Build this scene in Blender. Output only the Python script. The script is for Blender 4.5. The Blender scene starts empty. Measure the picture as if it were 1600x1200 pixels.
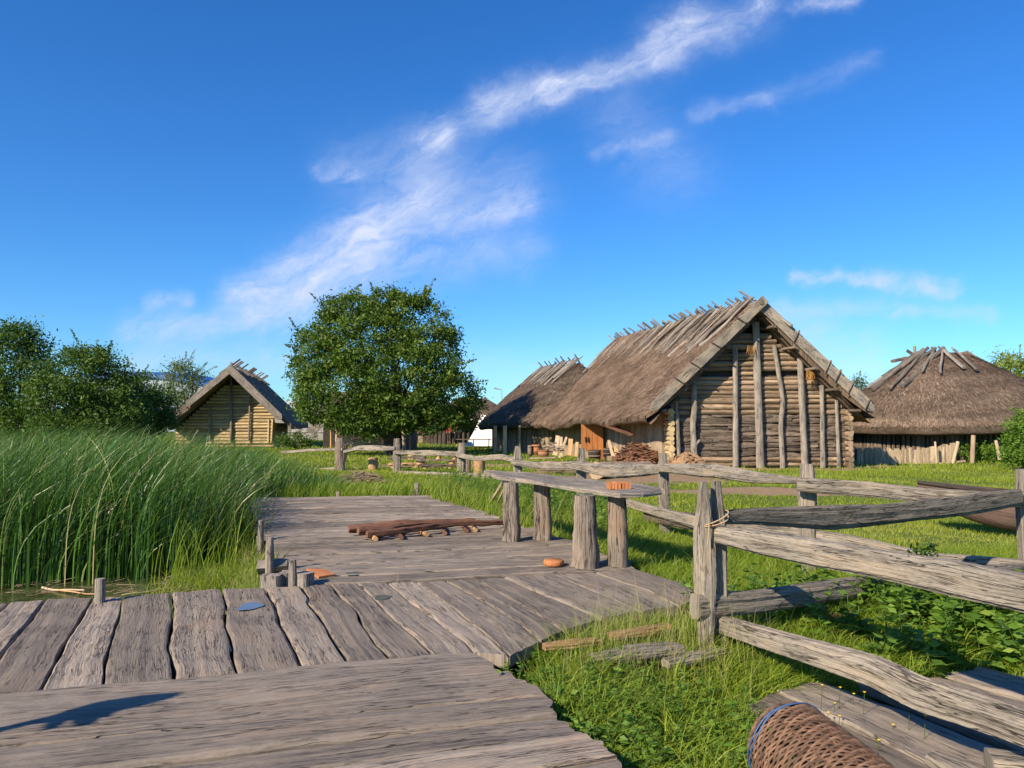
import bpy, math, random
import numpy as np
from mathutils import Vector, Matrix
rad = math.radians
SC = bpy.context.scene
COL = SC.collection
rng = np.random.default_rng(7)
random.seed(7)

# ------------------------------------------------------------------ camera
CAM_H = 1.6
PITCH = math.atan(65/1200)
cam_d = bpy.data.cameras.new("camera"); cam = bpy.data.objects.new("camera", cam_d); COL.objects.link(cam)
cam.location = (0, 0, CAM_H); cam.rotation_euler = (rad(90)+PITCH, 0, 0)
cam_d.sensor_width = 36; cam_d.lens = 27.0; cam_d.clip_start = 0.05; cam_d.clip_end = 5000
SC.camera = cam

def ray(px, py):
    x = (px-800)/1200.0; y = (600-py)/1200.0
    c, s = math.cos(PITCH), math.sin(PITCH)
    return np.array([x, c - y*s, s + y*c])
def G(px, py, z=0.0):
    """photo pixel -> point on the level z"""
    d = ray(px, py); t = (z-CAM_H)/d[2]
    return np.array([d[0]*t, d[1]*t, z])
def D(px, py, Y):
    """photo pixel -> point at distance Y along the view axis"""
    d = ray(px, py); t = Y/d[1]
    return np.array([d[0]*t, Y, CAM_H+d[2]*t])

# ------------------------------------------------------------------ light
SUN_EL = rad(32); SD = np.array([0.68, 0.733]); SD /= np.linalg.norm(SD)
sun_d = bpy.data.lights.new("sun", 'SUN'); sun = bpy.data.objects.new("sun", sun_d); COL.objects.link(sun)
sun_d.energy = 5.0; sun_d.angle = rad(0.55); sun_d.color = (1.0, 0.87, 0.66)
sun.rotation_euler = Vector((SD[0]*math.cos(SUN_EL), SD[1]*math.cos(SUN_EL), -math.sin(SUN_EL))).to_track_quat('-Z', 'Y').to_euler()
sun.location = (-20, -20, 30)
vs = SC.view_settings; vs.view_transform = 'Standard'; vs.look = 'None'; vs.gamma = 1; vs.exposure = 0.64
SC.cycles.max_bounces = 6; SC.cycles.transparent_max_bounces = 6; SC.cycles.diffuse_bounces = 3; SC.cycles.glossy_bounces = 2
SC.cycles.sample_clamp_indirect = 6; SC.cycles.use_denoising = True

world = bpy.data.worlds.new("World"); SC.world = world; world.use_nodes = True
class NT:
    """small helper for node trees"""
    def __init__(s, tree): s.t = tree; s.n = tree.nodes; s.l = tree.links
    def node(s, typ, **kw):
        n = s.n.new(typ)
        for k, v in kw.items(): setattr(n, k, v)
        return n
    def put(s, sock, v):
        if isinstance(v, bpy.types.NodeSocket): s.l.new(v, sock)
        elif v is not None: sock.default_value = v
    def math(s, op, a, b=None, c=None, clamp=False):
        n = s.node('ShaderNodeMath', operation=op); n.use_clamp = clamp
        s.put(n.inputs[0], a)
        if b is not None: s.put(n.inputs[1], b)
        if c is not None: s.put(n.inputs[2], c)
        return n.outputs[0]
    def vmath(s, op, a, b=None, out=0, scale=None):
        n = s.node('ShaderNodeVectorMath', operation=op)
        s.put(n.inputs[0], a)
        if b is not None: s.put(n.inputs[1], b)
        if scale is not None: s.put(n.inputs['Scale'], scale)
        return n.outputs[out]
    def noise(s, vec, scale, detail=4, rough=0.55, dist=0.0, color=False):
        n = s.node('ShaderNodeTexNoise'); s.put(n.inputs['Vector'], vec)
        n.inputs['Scale'].default_value = scale; n.inputs['Detail'].default_value = detail
        n.inputs['Roughness'].default_value = rough; n.inputs['Distortion'].default_value = dist
        return n.outputs['Color' if color else 'Fac']
    def ramp(s, fac, stops):
        n = s.node('ShaderNodeValToRGB'); s.put(n.inputs[0], fac)
        el = n.color_ramp.elements
        while len(el) < len(stops): el.new(0.5)
        for e, (p, c) in zip(el, stops):
            e.position = p; e.color = (c[0], c[1], c[2], 1) if not isinstance(c, (int, float)) else (c, c, c, 1)
        return n.outputs[0]
    def mix(s, fac, a, b, mode='MIX'):
        n = s.node('ShaderNodeMix', data_type='RGBA', blend_type=mode)
        s.put(n.inputs[0], fac)
        for i, v in ((6, a), (7, b)):
            if isinstance(v, (tuple, list)): v = (v[0], v[1], v[2], 1)
            s.put(n.inputs[i], v)
        return n.outputs[2]
    def maprange(s, v, a, b, c=0.0, d=1.0, smooth=False):
        n = s.node('ShaderNodeMapRange'); s.put(n.inputs[0], v)
        if smooth: n.interpolation_type = 'SMOOTHSTEP'
        for i, x in zip((1, 2, 3, 4), (a, b, c, d)): s.put(n.inputs[i], x)
        return n.outputs[0]

# sky: Nishita daylight, deepened, with wisps of cirrus laid out by direction
w = NT(world.node_tree); w.n.clear()
sky = w.node('ShaderNodeTexSky', sky_type='NISHITA'); sky.sun_disc = False
sky.sun_elevation = SUN_EL; sky.sun_rotation = math.atan2(-SD[0], -SD[1]); sky.altitude = 0
sky.air_density = 1.0; sky.dust_density = 0.3; sky.ozone_density = 3.0
tc = w.node('ShaderNodeTexCoord'); sep = w.node('ShaderNodeSeparateXYZ'); w.l.new(tc.outputs['Generated'], sep.inputs[0])
yy = w.math('MAXIMUM', sep.outputs[1], 0.02)
u_ = w.math('DIVIDE', sep.outputs[0], yy); v_ = w.math('DIVIDE', sep.outputs[2], yy)
cmb = w.node('ShaderNodeCombineXYZ'); w.l.new(u_, cmb.inputs[0]); w.l.new(v_, cmb.inputs[1])
P0 = cmb.outputs[0]
warp = w.noise(P0, 5.0, 5, 0.6, color=True)
warp = w.vmath('SCALE', w.vmath('SUBTRACT', warp, (0.5, 0.5, 0.5)), scale=0.035)
warp2 = w.noise(P0, 26.0, 4, 0.6, color=True)
warp2 = w.vmath('SCALE', w.vmath('SUBTRACT', warp2, (0.5, 0.5, 0.5)), scale=0.03)
P = w.vmath('ADD', w.vmath('ADD', P0, warp), warp2)
def uv_dir(px, py):
    d = ray(px, py); return (d[0]/d[1], d[2]/d[1])
grp = bpy.data.node_groups.new("wisp", 'ShaderNodeTree')
for nm, ty in (("P", 'NodeSocketVector'), ("A", 'NodeSocketVector'), ("BA", 'NodeSocketVector'), ("Inv", 'NodeSocketFloat'), ("W", 'NodeSocketFloat'), ("S", 'NodeSocketFloat'), ("Acc", 'NodeSocketFloat')):
    grp.interface.new_socket(nm, in_out='INPUT', socket_type=ty)
grp.interface.new_socket("Out", in_out='OUTPUT', socket_type='NodeSocketFloat')
gq = NT(grp); gi = gq.node('NodeGroupInput'); go = gq.node('NodeGroupOutput')
pa = gq.vmath('SUBTRACT', gi.outputs[0], gi.outputs[1])
tt = gq.math('MULTIPLY', gq.vmath('DOT_PRODUCT', pa, gi.outputs[2], out=1), gi.outputs[3], clamp=True)
dd = gq.vmath('LENGTH', gq.vmath('SUBTRACT', pa, gq.vmath('SCALE', gi.outputs[2], scale=tt)), out=1)
q = gq.math('DIVIDE', dd, gi.outputs[4])
q = gq.math('EXPONENT', gq.math('MULTIPLY', gq.math('MULTIPLY', q, q), -1.0))
gq.l.new(gq.math('MULTIPLY_ADD', q, gi.outputs[5], gi.outputs[6]), go.inputs[0])
WISPS = [((1035,70),(1080,38),30,.95),((765,165),(860,140),24,.75),((860,140),(1020,92),17,.7),((660,215),(690,210),17,.75),((690,208),(770,170),20,.4),
 ((1140,35),(1185,15),26,.5),((1185,10),(1330,2),10,.6),((362,458),(470,425),20,.75),((470,425),(560,372),30,.8),((560,372),(655,322),30,.75),((400,462),(560,430),24,.25),
 ((450,450),(660,410),42,.26),((560,270),(800,292),46,.26),((700,350),(822,318),20,.55),((600,395),(820,395),30,.34),((640,235),(700,300),30,.16),((500,275),(550,276),12,.35),
 ((1090,172),(1200,150),13,.26),((1200,150),(1360,92),14,.15),((930,235),(1040,215),11,.32),((940,150),(1050,270),50,.16),
 ((1245,432),(1380,440),9,.75),((1380,440),(1490,453),12,.7),((1220,480),(1400,480),13,.3),((1400,480),(1550,494),10,.42),((1180,505),(1350,545),32,.35),
 ((200,515),(400,500),18,.5),((235,474),(290,466),10,.4),((400,490),(520,480),24,.35),((220,565),(450,560),26,.35),((900,590),(1400,600),40,.22),((700,560),(900,590),25,.16)]
acc = 0.0
for a, b, wd, st in WISPS:
    A = uv_dir(*a); B = uv_dir(*b); n = w.node('ShaderNodeGroup'); n.node_tree = grp
    w.put(n.inputs[0], P); n.inputs[1].default_value = (A[0], A[1], 0); ba = (B[0]-A[0], B[1]-A[1], 0); n.inputs[2].default_value = ba
    n.inputs[3].default_value = 1/(ba[0]**2+ba[1]**2+1e-9); n.inputs[4].default_value = wd/1200*1.15; n.inputs[5].default_value = st
    w.put(n.inputs[6], acc); acc = n.outputs[0]
mp = w.node('ShaderNodeMapping'); w.l.new(P, mp.inputs[0]); mp.inputs['Rotation'].default_value = (0, 0, rad(-24))
fv = w.vmath('MULTIPLY', mp.outputs[0], (1.0, 3.2, 1))
fib = w.noise(fv, 7.0, 9, 0.66, 0.9)
fine_ = w.noise(w.vmath('MULTIPLY', mp.outputs[0], (1.0, 2.2, 1)), 34.0, 6, 0.7, 0.5)
fib = w.math('ADD', w.math('MULTIPLY', fib, .72), w.math('MULTIPLY', fine_, .28))
fib = w.maprange(fib, 0.36, 0.62, 0.0, 1.0)
acc = w.math('MULTIPLY', w.math('MINIMUM', acc, 1.1), .88)
acc = w.math('MULTIPLY', acc, w.math('ADD', .30, w.math('MULTIPLY', fib, w.maprange(acc, 0, 1, 1.15, .75))))
fib = 1.15
# wisps grow faint and level towards the horizon, none behind
cl = w.math('MULTIPLY', acc, fib)
cl = w.math('MULTIPLY', cl, w.maprange(sep.outputs[1], 0.05, 0.25, 0, 1))
cl = w.math('MULTIPLY', cl, 0.85, clamp=True)
hue = w.node('ShaderNodeHueSaturation'); w.l.new(sky.outputs[0], hue.inputs['Color']); hue.inputs['Saturation'].default_value = 1.25; hue.inputs['Value'].default_value = 1.0
SKYTINT = w.mix(1.0, hue.outputs[0], (0.50, 0.84, 1.17), 'MULTIPLY')
skyc = w.mix(cl, SKYTINT, (4.7, 5.2, 6.6))
bg = w.node('ShaderNodeBackground'); w.l.new(skyc, bg.inputs[0]); bg.inputs[1].default_value = 0.10
wo = w.node('ShaderNodeOutputWorld'); w.l.new(bg.outputs[0], wo.inputs[0])
world.cycles.sampling_method = 'MANUAL'; world.cycles.sample_map_resolution = 512

# ------------------------------------------------------------------ mesh helpers
class M:
    def __init__(s):
        s.v = []; s.q = []; s.t = []; s.uv = []; s.r = []; s.n = 0; s.sq = []; s.st = []
    def add(s, V, Q=None, T=None, UV=None, R=None, smooth=False):
        V = np.asarray(V, float).reshape(-1, 3); k = len(V)
        s.v.append(V)
        s.uv.append(np.zeros((k, 3)) if UV is None else np.asarray(UV, float).reshape(k, 3))
        s.r.append(np.full(k, random.random() if R is None else R) if np.isscalar(R) or R is None else np.asarray(R, float))
        if Q is not None and len(Q):
            Q = np.asarray(Q, int); s.q.append(Q + s.n); s.sq.append(np.full(len(Q), smooth))
        if T is not None and len(T):
            T = np.asarray(T, int); s.t.append(T + s.n); s.st.append(np.full(len(T), smooth))
        s.n += k
        return s
    def mesh(s, name, off=(0, 0, 0)):
        V = np.concatenate(s.v) - np.asarray(off, float)
        Q = np.concatenate(s.q) if s.q else np.zeros((0, 4), int)
        T = np.concatenate(s.t) if s.t else np.zeros((0, 3), int)
        me = bpy.data.meshes.new(name)
        me.vertices.add(len(V)); me.vertices.foreach_set('co', V.astype(np.float32).ravel())
        L = np.concatenate([Q.ravel(), T.ravel()]).astype(np.int32)
        me.loops.add(len(L)); me.loops.foreach_set('vertex_index', L)
        np_ = len(Q)+len(T); me.polygons.add(np_)
        st = np.concatenate([np.arange(len(Q))*4, len(Q)*4+np.arange(len(T))*3]).astype(np.int32)
        me.polygons.foreach_set('loop_start', st)
        sm = np.concatenate((s.sq or [np.zeros(0, bool)]) + (s.st or [np.zeros(0, bool)]))
        me.polygons.foreach_set('use_smooth', sm.astype(bool))
        a = me.attributes.new('guv', 'FLOAT_VECTOR', 'POINT'); a.data.foreach_set('vector', np.concatenate(s.uv).astype(np.float32).ravel())
        a = me.attributes.new('rnd', 'FLOAT', 'POINT'); a.data.foreach_set('value', np.concatenate(s.r).astype(np.float32))
        me.update(calc_edges=True); me.validate()
        return me

def unit(v):
    v = np.asarray(v, float); return v/(np.linalg.norm(v, axis=-1, keepdims=True)+1e-12)

def sweep(m, path, sect, up=(0, 0, 1), rnd=None, smooth=True, caps=True):
    """sect: (N,K,2) closed sections; side = T x up"""
    path = np.asarray(path, float); N = len(path); sect = np.asarray(sect, float)
    if sect.ndim == 2: sect = np.repeat(sect[None], N, 0)
    K = sect.shape[1]
    T = unit(np.gradient(path, axis=0)); up = np.asarray(up, float)
    if abs(np.dot(unit(path[-1]-path[0]), unit(up))) > 0.97: up = np.array([0.0, 1.0, 0.02])
    S = unit(np.cross(T, np.broadcast_to(up, T.shape))); U = np.cross(S, T)
    sc = np.concatenate([sect, sect[:, :1]], 1)
    V = path[:, None, :] + S[:, None, :]*sc[:, :, :1] + U[:, None, :]*sc[:, :, 1:]
    ln = np.concatenate([[0], np.cumsum(np.linalg.norm(np.diff(path, axis=0), axis=1))])
    per = np.concatenate([[0], np.cumsum(np.linalg.norm(np.diff(sc[N//2], axis=0), axis=1))])
    uv = np.zeros((N, K+1, 3)); uv[:, :, 0] = ln[:, None]; uv[:, :, 1] = per[None, :]
    i, j = np.meshgrid(np.arange(N-1), np.arange(K), indexing='ij'); a = i*(K+1)+j
    Q = np.stack([a, a+1, a+K+2, a+K+1], -1).reshape(-1, 4)
    r = random.random() if rnd is None else rnd
    m.add(V.reshape(-1, 3), Q, UV=uv.reshape(-1, 3), R=r, smooth=smooth)
    if caps:
        for e, flip in ((0, True), (N-1, False)):
            ring = V[e, :K]; c = ring.mean(0)
            vv = np.concatenate([ring, c[None]]); tr = np.array([[k, (k+1) % K, K] for k in range(K)])
            if flip: tr = tr[:, ::-1]
            cu = np.zeros((K+1, 3)); cu[:, 0] = np.linalg.norm(vv-c, axis=1)*.3; cu[:, 1] = np.concatenate([sect[e][:, 0], [0]]); cu[:, 2] = 7
            m.add(vv, T=tr[:, ::-1], UV=cu, R=r)
    return m

def circ(k, r=1.0, flat=1.0):
    a = np.linspace(0, 2*math.pi, k, endpoint=False)
    return np.stack([np.cos(a)*r, np.sin(a)*r*flat], 1)

def log(m, a, b, r0, r1=None, bend=0.02, n=8, k=10, flat=1.0, rough=0.07, rnd=None, up=(0, 0, 1), smooth=True, path=None):
    """a natural round or half hewn log"""
    a = np.asarray(a, float); b = np.asarray(b, float); r1 = r0 if r1 is None else r1
    t = np.linspace(0, 1, n)
    if path is None:
        L = np.linalg.norm(b-a); path = a + (b-a)*t[:, None]
        ph = np.array([[random.random()*6.28 for _ in range(2)] for _ in range(3)])
        for c in range(3):
            d = np.sin(t*(2.5+1.5*random.random())+ph[c, 0])+.35*np.sin(t*9+ph[c, 1])
            d = d - (d[0]*(1-t)+d[-1]*t)
            path[:, c] += d*bend*L*.35
    else:
        P_ = np.asarray(path, float); s_ = np.concatenate([[0], np.cumsum(np.linalg.norm(np.diff(P_, axis=0), axis=1))]); s_ /= s_[-1]
        path = np.stack([np.interp(t, s_, P_[:, c]) for c in range(3)], 1)
        for _ in range(1):
            path[1:-1] = path[1:-1]*.5+(path[:-2]+path[2:])*.25
    rr = r0 + (r1-r0)*t
    ang = np.array([1+rough*1.3*(random.random()-.5)*2 for _ in range(k)])
    sec = circ(k, 1.0, flat)[None]*rr[:, None, None]*ang[None, :, None]*(1+rough*(rng.random((n, k, 1))-.5))*(1+rough*.8*(rng.random((n, 1, 1))-.5))
    return sweep(m, path, sec, up=up, rnd=rnd, smooth=smooth)

def hewn(m, path, ws, hs, n=26, k=16, rough=0.10, rnd=None, up=(0, 0, 1), roll=0.0):
    """a weathered riven rail: squarish section, long grooves, wandering edges"""
    P_ = np.asarray(path, float); t = np.linspace(0, 1, n)
    s_ = np.concatenate([[0], np.cumsum(np.linalg.norm(np.diff(P_, axis=0), axis=1))]); s_ /= s_[-1]
    path = np.stack([np.interp(t, s_, P_[:, c]) for c in range(3)], 1)
    for _ in range(2): path[1:-1] = path[1:-1]*.5+(path[:-2]+path[2:])*.25
    W = np.interp(t, np.linspace(0, 1, len(ws)), ws); H = np.interp(t, np.linspace(0, 1, len(hs)), hs)
    a = np.linspace(0, 2*math.pi, k, endpoint=False)+math.pi/k
    c, s = np.cos(a), np.sin(a); e = 0.62
    base = np.stack([np.sign(c)*np.abs(c)**e, np.sign(s)*np.abs(s)**e], 1)
    g = 1+rough*(rng.random(k)-.5)*1.6
    wav = np.zeros((n, k))
    for _ in range(4):
        f = random.uniform(2, 14); p = rng.random(k)*1.5+random.random()*6.28
        wav += np.sin(t[:, None]*f+p[None])*.25
    if k >= 28:
        tn = np.linspace(0, 1, n)
        for _ in range(int(k*.9)):
            j_ = random.randrange(k); a0 = random.random(); ln_ = random.uniform(.06, .35); w_g = np.clip(1-np.abs((tn-a0)/ln_), 0, 1)**.5
            wav[:, j_] -= w_g*random.uniform(.35, 1.1)
            if random.random() < .35: wav[:, (j_+1) % k] -= w_g*random.uniform(.2, .7)
        for _ in range(random.randint(2, 4)):
            j_ = random.randrange(k); i_ = random.randrange(n); dj = np.abs((np.arange(k)-j_+k/2) % k-k/2); wav += np.exp(-((np.arange(n)[:, None]-i_)/(n*.018))**2-(dj[None]/(k*.05))**2)*random.uniform(-.9, 1.2)
    sec = base[None]*(g[None]*(1+rough*wav+rough*.45*(rng.random((n, k))-.5)))[:, :, None]
    sec = sec*np.stack([W*.5, H*.5], 1)[:, None, :]
    if roll:
        R = np.array([[math.cos(roll), -math.sin(roll)], [math.sin(roll), math.cos(roll)]]); sec = sec@R.T
    # ragged ends
    out = sweep(m, path, sec, up=up, rnd=rnd, smooth=False)
    return out

def board(m, a, b, w_, t_, up=(0, 0, 1), n=5, wob=0.008, rnd=None, taper=1.0):
    a = np.asarray(a, float); b = np.asarray(b, float); tt_ = np.linspace(0, 1, n)
    path = a+(b-a)*tt_[:, None]
    c = min(w_, t_)*.15; x, y = w_/2, t_/2
    base = np.array([[x, -y+c], [x, y-c], [x-c, y], [-x+c, y], [-x, y-c], [-x, -y+c], [-x+c, -y], [x-c, -y]])
    sec = np.repeat(base[None], n, 0)*np.linspace(1, taper, n)[:, None, None]
    sec = sec + (rng.random((n, 1, 2))-.5)*wob*np.array([2, .6]) + (rng.random((n, 8, 2))-.5)*wob*.5
    return sweep(m, path, sec, up=up, rnd=rnd, smooth=False)

def box(m, lo, hi, rnd=None):
    x0, y0, z0 = lo; x1, y1, z1 = hi
    c = [(x0, y0, z0), (x1, y0, z0), (x1, y1, z0), (x0, y1, z0), (x0, y0, z1), (x1, y0, z1), (x1, y1, z1), (x0, y1, z1)]
    F = [(0, 3, 2, 1), (4, 5, 6, 7), (0, 1, 5, 4), (1, 2, 6, 5), (2, 3, 7, 6), (3, 0, 4, 7)]
    V = []; Q = []; UV = []
    for f in F:
        k = len(V); P_ = [np.array(c[i], float) for i in f]; V += P_; Q.append((k, k+1, k+2, k+3))
        l1 = np.linalg.norm(P_[1]-P_[0]); l2 = np.linalg.norm(P_[2]-P_[1])
        if l1 >= l2: UV += [(0, 0, 0), (l1, 0, 0), (l1, l2, 0), (0, l2, 0)]
        else: UV += [(0, 0, 0), (0, l1, 0), (l2, l1, 0), (l2, 0, 0)]
    return m.add(V, Q, UV=UV, R=rnd)

def lathe(m, c, prof, k=24, rnd=None, smooth=True, wob=0.0):
    """prof: list of (r,z)"""
    prof = np.asarray(prof, float); a = np.linspace(0, 2*math.pi, k+1); n = len(prof)
    wv = 1+wob*(np.concatenate([(q_ := rng.random(k)-.5), q_[:1]]))
    V = np.stack([np.outer(prof[:, 0], np.cos(a)*wv)+c[0], np.outer(prof[:, 0], np.sin(a)*wv)+c[1], np.repeat(prof[:, 1:2], k+1, 1)+c[2]], -1)
    uv = np.zeros((n, k+1, 3)); uv[:, :, 1] = a[None]*prof[:, 0].max(); uv[:, :, 0] = prof[:, 1:2]+prof[:, 0:1]
    i, j = np.meshgrid(np.arange(n-1), np.arange(k), indexing='ij'); b = i*(k+1)+j
    Q = np.stack([b, b+1, b+k+2, b+k+1], -1).reshape(-1, 4)
    return m.add(V.reshape(-1, 3), Q, UV=uv.reshape(-1, 3), R=rnd, smooth=smooth)

# ------------------------------------------------------------------ object helpers
def tag(o, label=None, cat=None, group=None, kind=None):
    if label: o['label'] = label
    if cat: o['category'] = cat
    if group: o['group'] = group
    if kind: o['kind'] = kind
    return o
def thing(name, label, cat, loc=(0, 0, 0), group=None):
    o = bpy.data.objects.new(name, None); COL.objects.link(o); o.location = [float(c) for c in loc]; o.empty_display_size = .2
    return tag(o, label, cat, group)
def part(name, m, mat, parent, label=None):
    off = np.zeros(3); p = parent
    while p is not None: off += np.array(p.location); p = p.parent
    o = bpy.data.objects.new(name, m.mesh(name, off)); COL.objects.link(o); o.parent = parent; o.data.materials.append(mat)
    if label: o['label'] = label
    return o
def solo(name, m, mat, label=None, cat=None, group=None, kind=None):
    V = np.concatenate(m.v); off = np.array([V[:, 0].mean(), V[:, 1].mean(), V[:, 2].min()])
    o = bpy.data.objects.new(name, m.mesh(name, off)); COL.objects.link(o); o.location = off; o.data.materials.append(mat)
    return tag(o, label, cat, group, kind)
def struct(name, m, mat, kind='structure'):
    o = bpy.data.objects.new(name, m.mesh(name)); COL.objects.link(o); o.data.materials.append(mat); o['kind'] = kind
    return o

# ------------------------------------------------------------------ materials
def newmat(name):
    mt = bpy.data.materials.new(name); mt.use_nodes = True; t = NT(mt.node_tree); t.n.clear()
    out = t.node('ShaderNodeOutputMaterial'); return mt, t, out
def attr(t, name, vec=False):
    n = t.node('ShaderNodeAttribute', attribute_name=name); return n.outputs['Vector' if vec else 'Fac']
def wood(name, light, dark, crack=0.8, bump=0.6, gs=1.0, rough=0.85, tint=0.35, warm=None, lichen=0.0, stain=0.35):
    mt, t, out = newmat(name)
    uv = attr(t, 'guv', True); r = attr(t, 'rnd')
    off = t.node('ShaderNodeCombineXYZ'); t.put(off.inputs[0], t.math('MULTIPLY', r, 37.0)); t.put(off.inputs[2], t.math('MULTIPLY', r, 91.0))
    v = t.vmath('ADD', uv, off.outputs[0])
    lens = t.vmath('SCALE', t.vmath('SUBTRACT', t.noise(v, 1.6, 2, color=True), (.5, .5, .5)), scale=.05)
    v2 = t.vmath('ADD', v, t.vmath('MULTIPLY', lens, (0.2, 1.0, 0)))
    fine = t.noise(t.vmath('MULTIPLY', v2, (5*gs, 95*gs, 1)), 1.0, 5, .65)
    mid = t.noise(t.vmath('MULTIPLY', v2, (1.4*gs, 20*gs, 1)), 1.0, 6, .68, .3)
    spk = t.noise(t.vmath('MULTIPLY', v, (30, 70, 1)), 1.0, 4, .7)
    big = t.noise(t.vmath('MULTIPLY', v, (1.0, 1.6, 1)), 1.4, 4, .6)
    cr = t.noise(t.vmath('MULTIPLY', v2, (1.3*gs, 34*gs, 1)), 1.0, 3, .5)
    cm = t.maprange(t.noise(t.vmath('MULTIPLY', v, (2.2, 5, 1)), 1.0, 2), .40, .60, 0, 1)
    s2 = t.noise(t.vmath('MULTIPLY', v2, (.55*gs, 8.5*gs, 1)), 1.0, 5, .55); sm_ = t.maprange(t.noise(t.vmath('MULTIPLY', v, (1.1, 3, 1)), 1.0, 2), .48, .56, 0, 1)
    split = t.math('MULTIPLY', t.maprange(t.math('ABSOLUTE', t.math('SUBTRACT', s2, .5)), 0.0, 0.009, 1, 0), sm_)
    crk = t.math('MAXIMUM', split, t.math('MULTIPLY', t.maprange(t.math('ABSOLUTE', t.math('SUBTRACT', cr, .5)), 0.0, 0.022, 1, 0), cm))
    # knots
    vo = t.node('ShaderNodeTexVoronoi'); t.put(vo.inputs['Vector'], t.vmath('MULTIPLY', v2, (1.6, 5.5, 1))); vo.inputs['Scale'].default_value = 1.0
    kn = t.maprange(vo.outputs['Distance'], 0.03, 0.15, 1, 0, True)
    f = t.math('ADD', t.math('ADD', t.math('MULTIPLY', fine, .75), t.math('MULTIPLY', mid, .7)), t.math('MULTIPLY', spk, .6))
    f = t.maprange(f, .70, 1.36, 0, 1)
    c = t.mix(f, dark, light)
    if warm: c = t.mix(t.maprange(big, .50, .72, 0, .75), c, warm)
    c = t.mix(t.maprange(big, .30, .52, stain, 0), c, tuple(x*.45 for x in dark))
    c = t.mix(t.math('MULTIPLY', kn, .5), c, tuple(x*.4 for x in dark))
    c = t.mix(t.math('MULTIPLY', crk, crack), c, tuple(x*.12 for x in dark))
    if lichen:
        li = t.maprange(t.noise(v, 22, 4), .58, .68, 0, lichen); c = t.mix(li, c, (.42, .43, .33))
    c = t.mix(1.0, c, t.ramp(r, [(0, (1-tint,)*3), (1, (1+tint*.6,)*3)]), 'MULTIPLY')
    b = t.node('ShaderNodeBsdfPrincipled'); t.put(b.inputs['Base Color'], c); b.inputs['Roughness'].default_value = rough
    b.inputs['Specular IOR Level'].default_value = .25
    h = t.math('SUBTRACT', t.math('ADD', t.math('MULTIPLY', fine, .5), t.math('MULTIPLY', mid, .7)), t.math('ADD', t.math('MULTIPLY', crk, 1.0), t.math('MULTIPLY', kn, .2)))
    bp = t.node('ShaderNodeBump'); bp.inputs['Strength'].default_value = bump; bp.inputs['Distance'].default_value = .016; t.put(bp.inputs['Height'], h)
    t.l.new(bp.outputs[0], b.inputs['Normal']); t.l.new(b.outputs[0], out.inputs[0])
    return mt
def leafmat(name, stops, trans=0.35, rough=0.5, spec=.25):
    """thin leaves: colour by piece, light shining through"""
    mt, t, out = newmat(name); r = attr(t, 'rnd')
    c = t.ramp(r, stops)
    b = t.node('ShaderNodeBsdfPrincipled'); t.put(b.inputs['Base Color'], c); b.inputs['Roughness'].default_value = rough; b.inputs['Specular IOR Level'].default_value = spec
    tr = t.node('ShaderNodeBsdfTranslucent'); t.put(tr.inputs[0], t.mix(1, c, (1.25, 1.35, .5), 'MULTIPLY'))
    mx = t.node('ShaderNodeMixShader'); mx.inputs[0].default_value = trans; t.l.new(b.outputs[0], mx.inputs[1]); t.l.new(tr.outputs[0], mx.inputs[2]); t.l.new(mx.outputs[0], out.inputs[0])
    return mt
def plain(name, col, rough=.7, var=.25, scale=6, metal=0, bump=0.0):
    mt, t, out = newmat(name); tc_ = t.node('ShaderNodeTexCoord')
    nz = t.noise(tc_.outputs['Object'], scale, 5, .6)
    c = t.mix(nz, tuple(x*(1-var) for x in col), tuple(min(1, x*(1+var)) for x in col))
    b = t.node('ShaderNodeBsdfPrincipled'); t.put(b.inputs['Base Color'], c); b.inputs['Roughness'].default_value = rough; b.inputs['Metallic'].default_value = metal; b.inputs['Specular IOR Level'].default_value = .3
    if bump:
        bp = t.node('ShaderNodeBump'); bp.inputs['Strength'].default_value = bump; bp.inputs['Distance'].default_value = .03; t.put(bp.inputs['Height'], nz); t.l.new(bp.outputs[0], b.inputs['Normal'])
    t.l.new(b.outputs[0], out.inputs[0]); return mt

W_DECK = wood('deck_wood', (.39, .322, .258), (.18, .142, .112), crack=.9, bump=.8, tint=.34, warm=(.33, .24, .17), stain=.35, gs=1.3)
W_GREY = wood('weathered_rail_wood', (.39, .335, .27), (.15, .122, .098), crack=.95, bump=1.0, tint=.25, gs=1.3, warm=(.38, .29, .20))
W_POST = wood('weathered_post_wood', (.42, .36, .30), (.14, .11, .09), crack=.9, bump=1.0, tint=.25)
W_ROOF = wood('roof_pole_wood', (.37, .32, .27), (.14, .112, .092), crack=.8, bump=.8, tint=.6)
W_LOG = wood('gable_log_wood', (.47, .335, .22), (.20, .135, .088), crack=.8, bump=.8, tint=.5)
W_YEL = wood('yellow_log_wood', (.62, .47, .26), (.33, .23, .12), crack=.6, bump=.7, tint=.35)
W_OLD = wood('grey_split_wood', (.29, .22, .165), (.10, .072, .055), crack=.9, bump=.9, tint=.5)
W_WALL = wood('wall_plank_wood', (.48, .36, .24), (.22, .15, .10), crack=.7, bump=.7, tint=.35)
W_DOOR = wood('orange_door_wood', (.52, .21, .065), (.30, .105, .035), crack=.4, bump=.5, tint=.2)
W_BARK = wood('bark_pole_wood', (.30, .145, .085), (.13, .06, .038), crack=.6, bump=.8, tint=.35, rough=.7)
W_CUT = wood('fresh_cut_wood', (.62, .40, .20), (.36, .19, .085), crack=.5, bump=.4, tint=.3)
W_SLICE = wood('orange_slice_wood', (.60, .25, .10), (.40, .14, .05), crack=.4, bump=.4, tint=.15)
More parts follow.
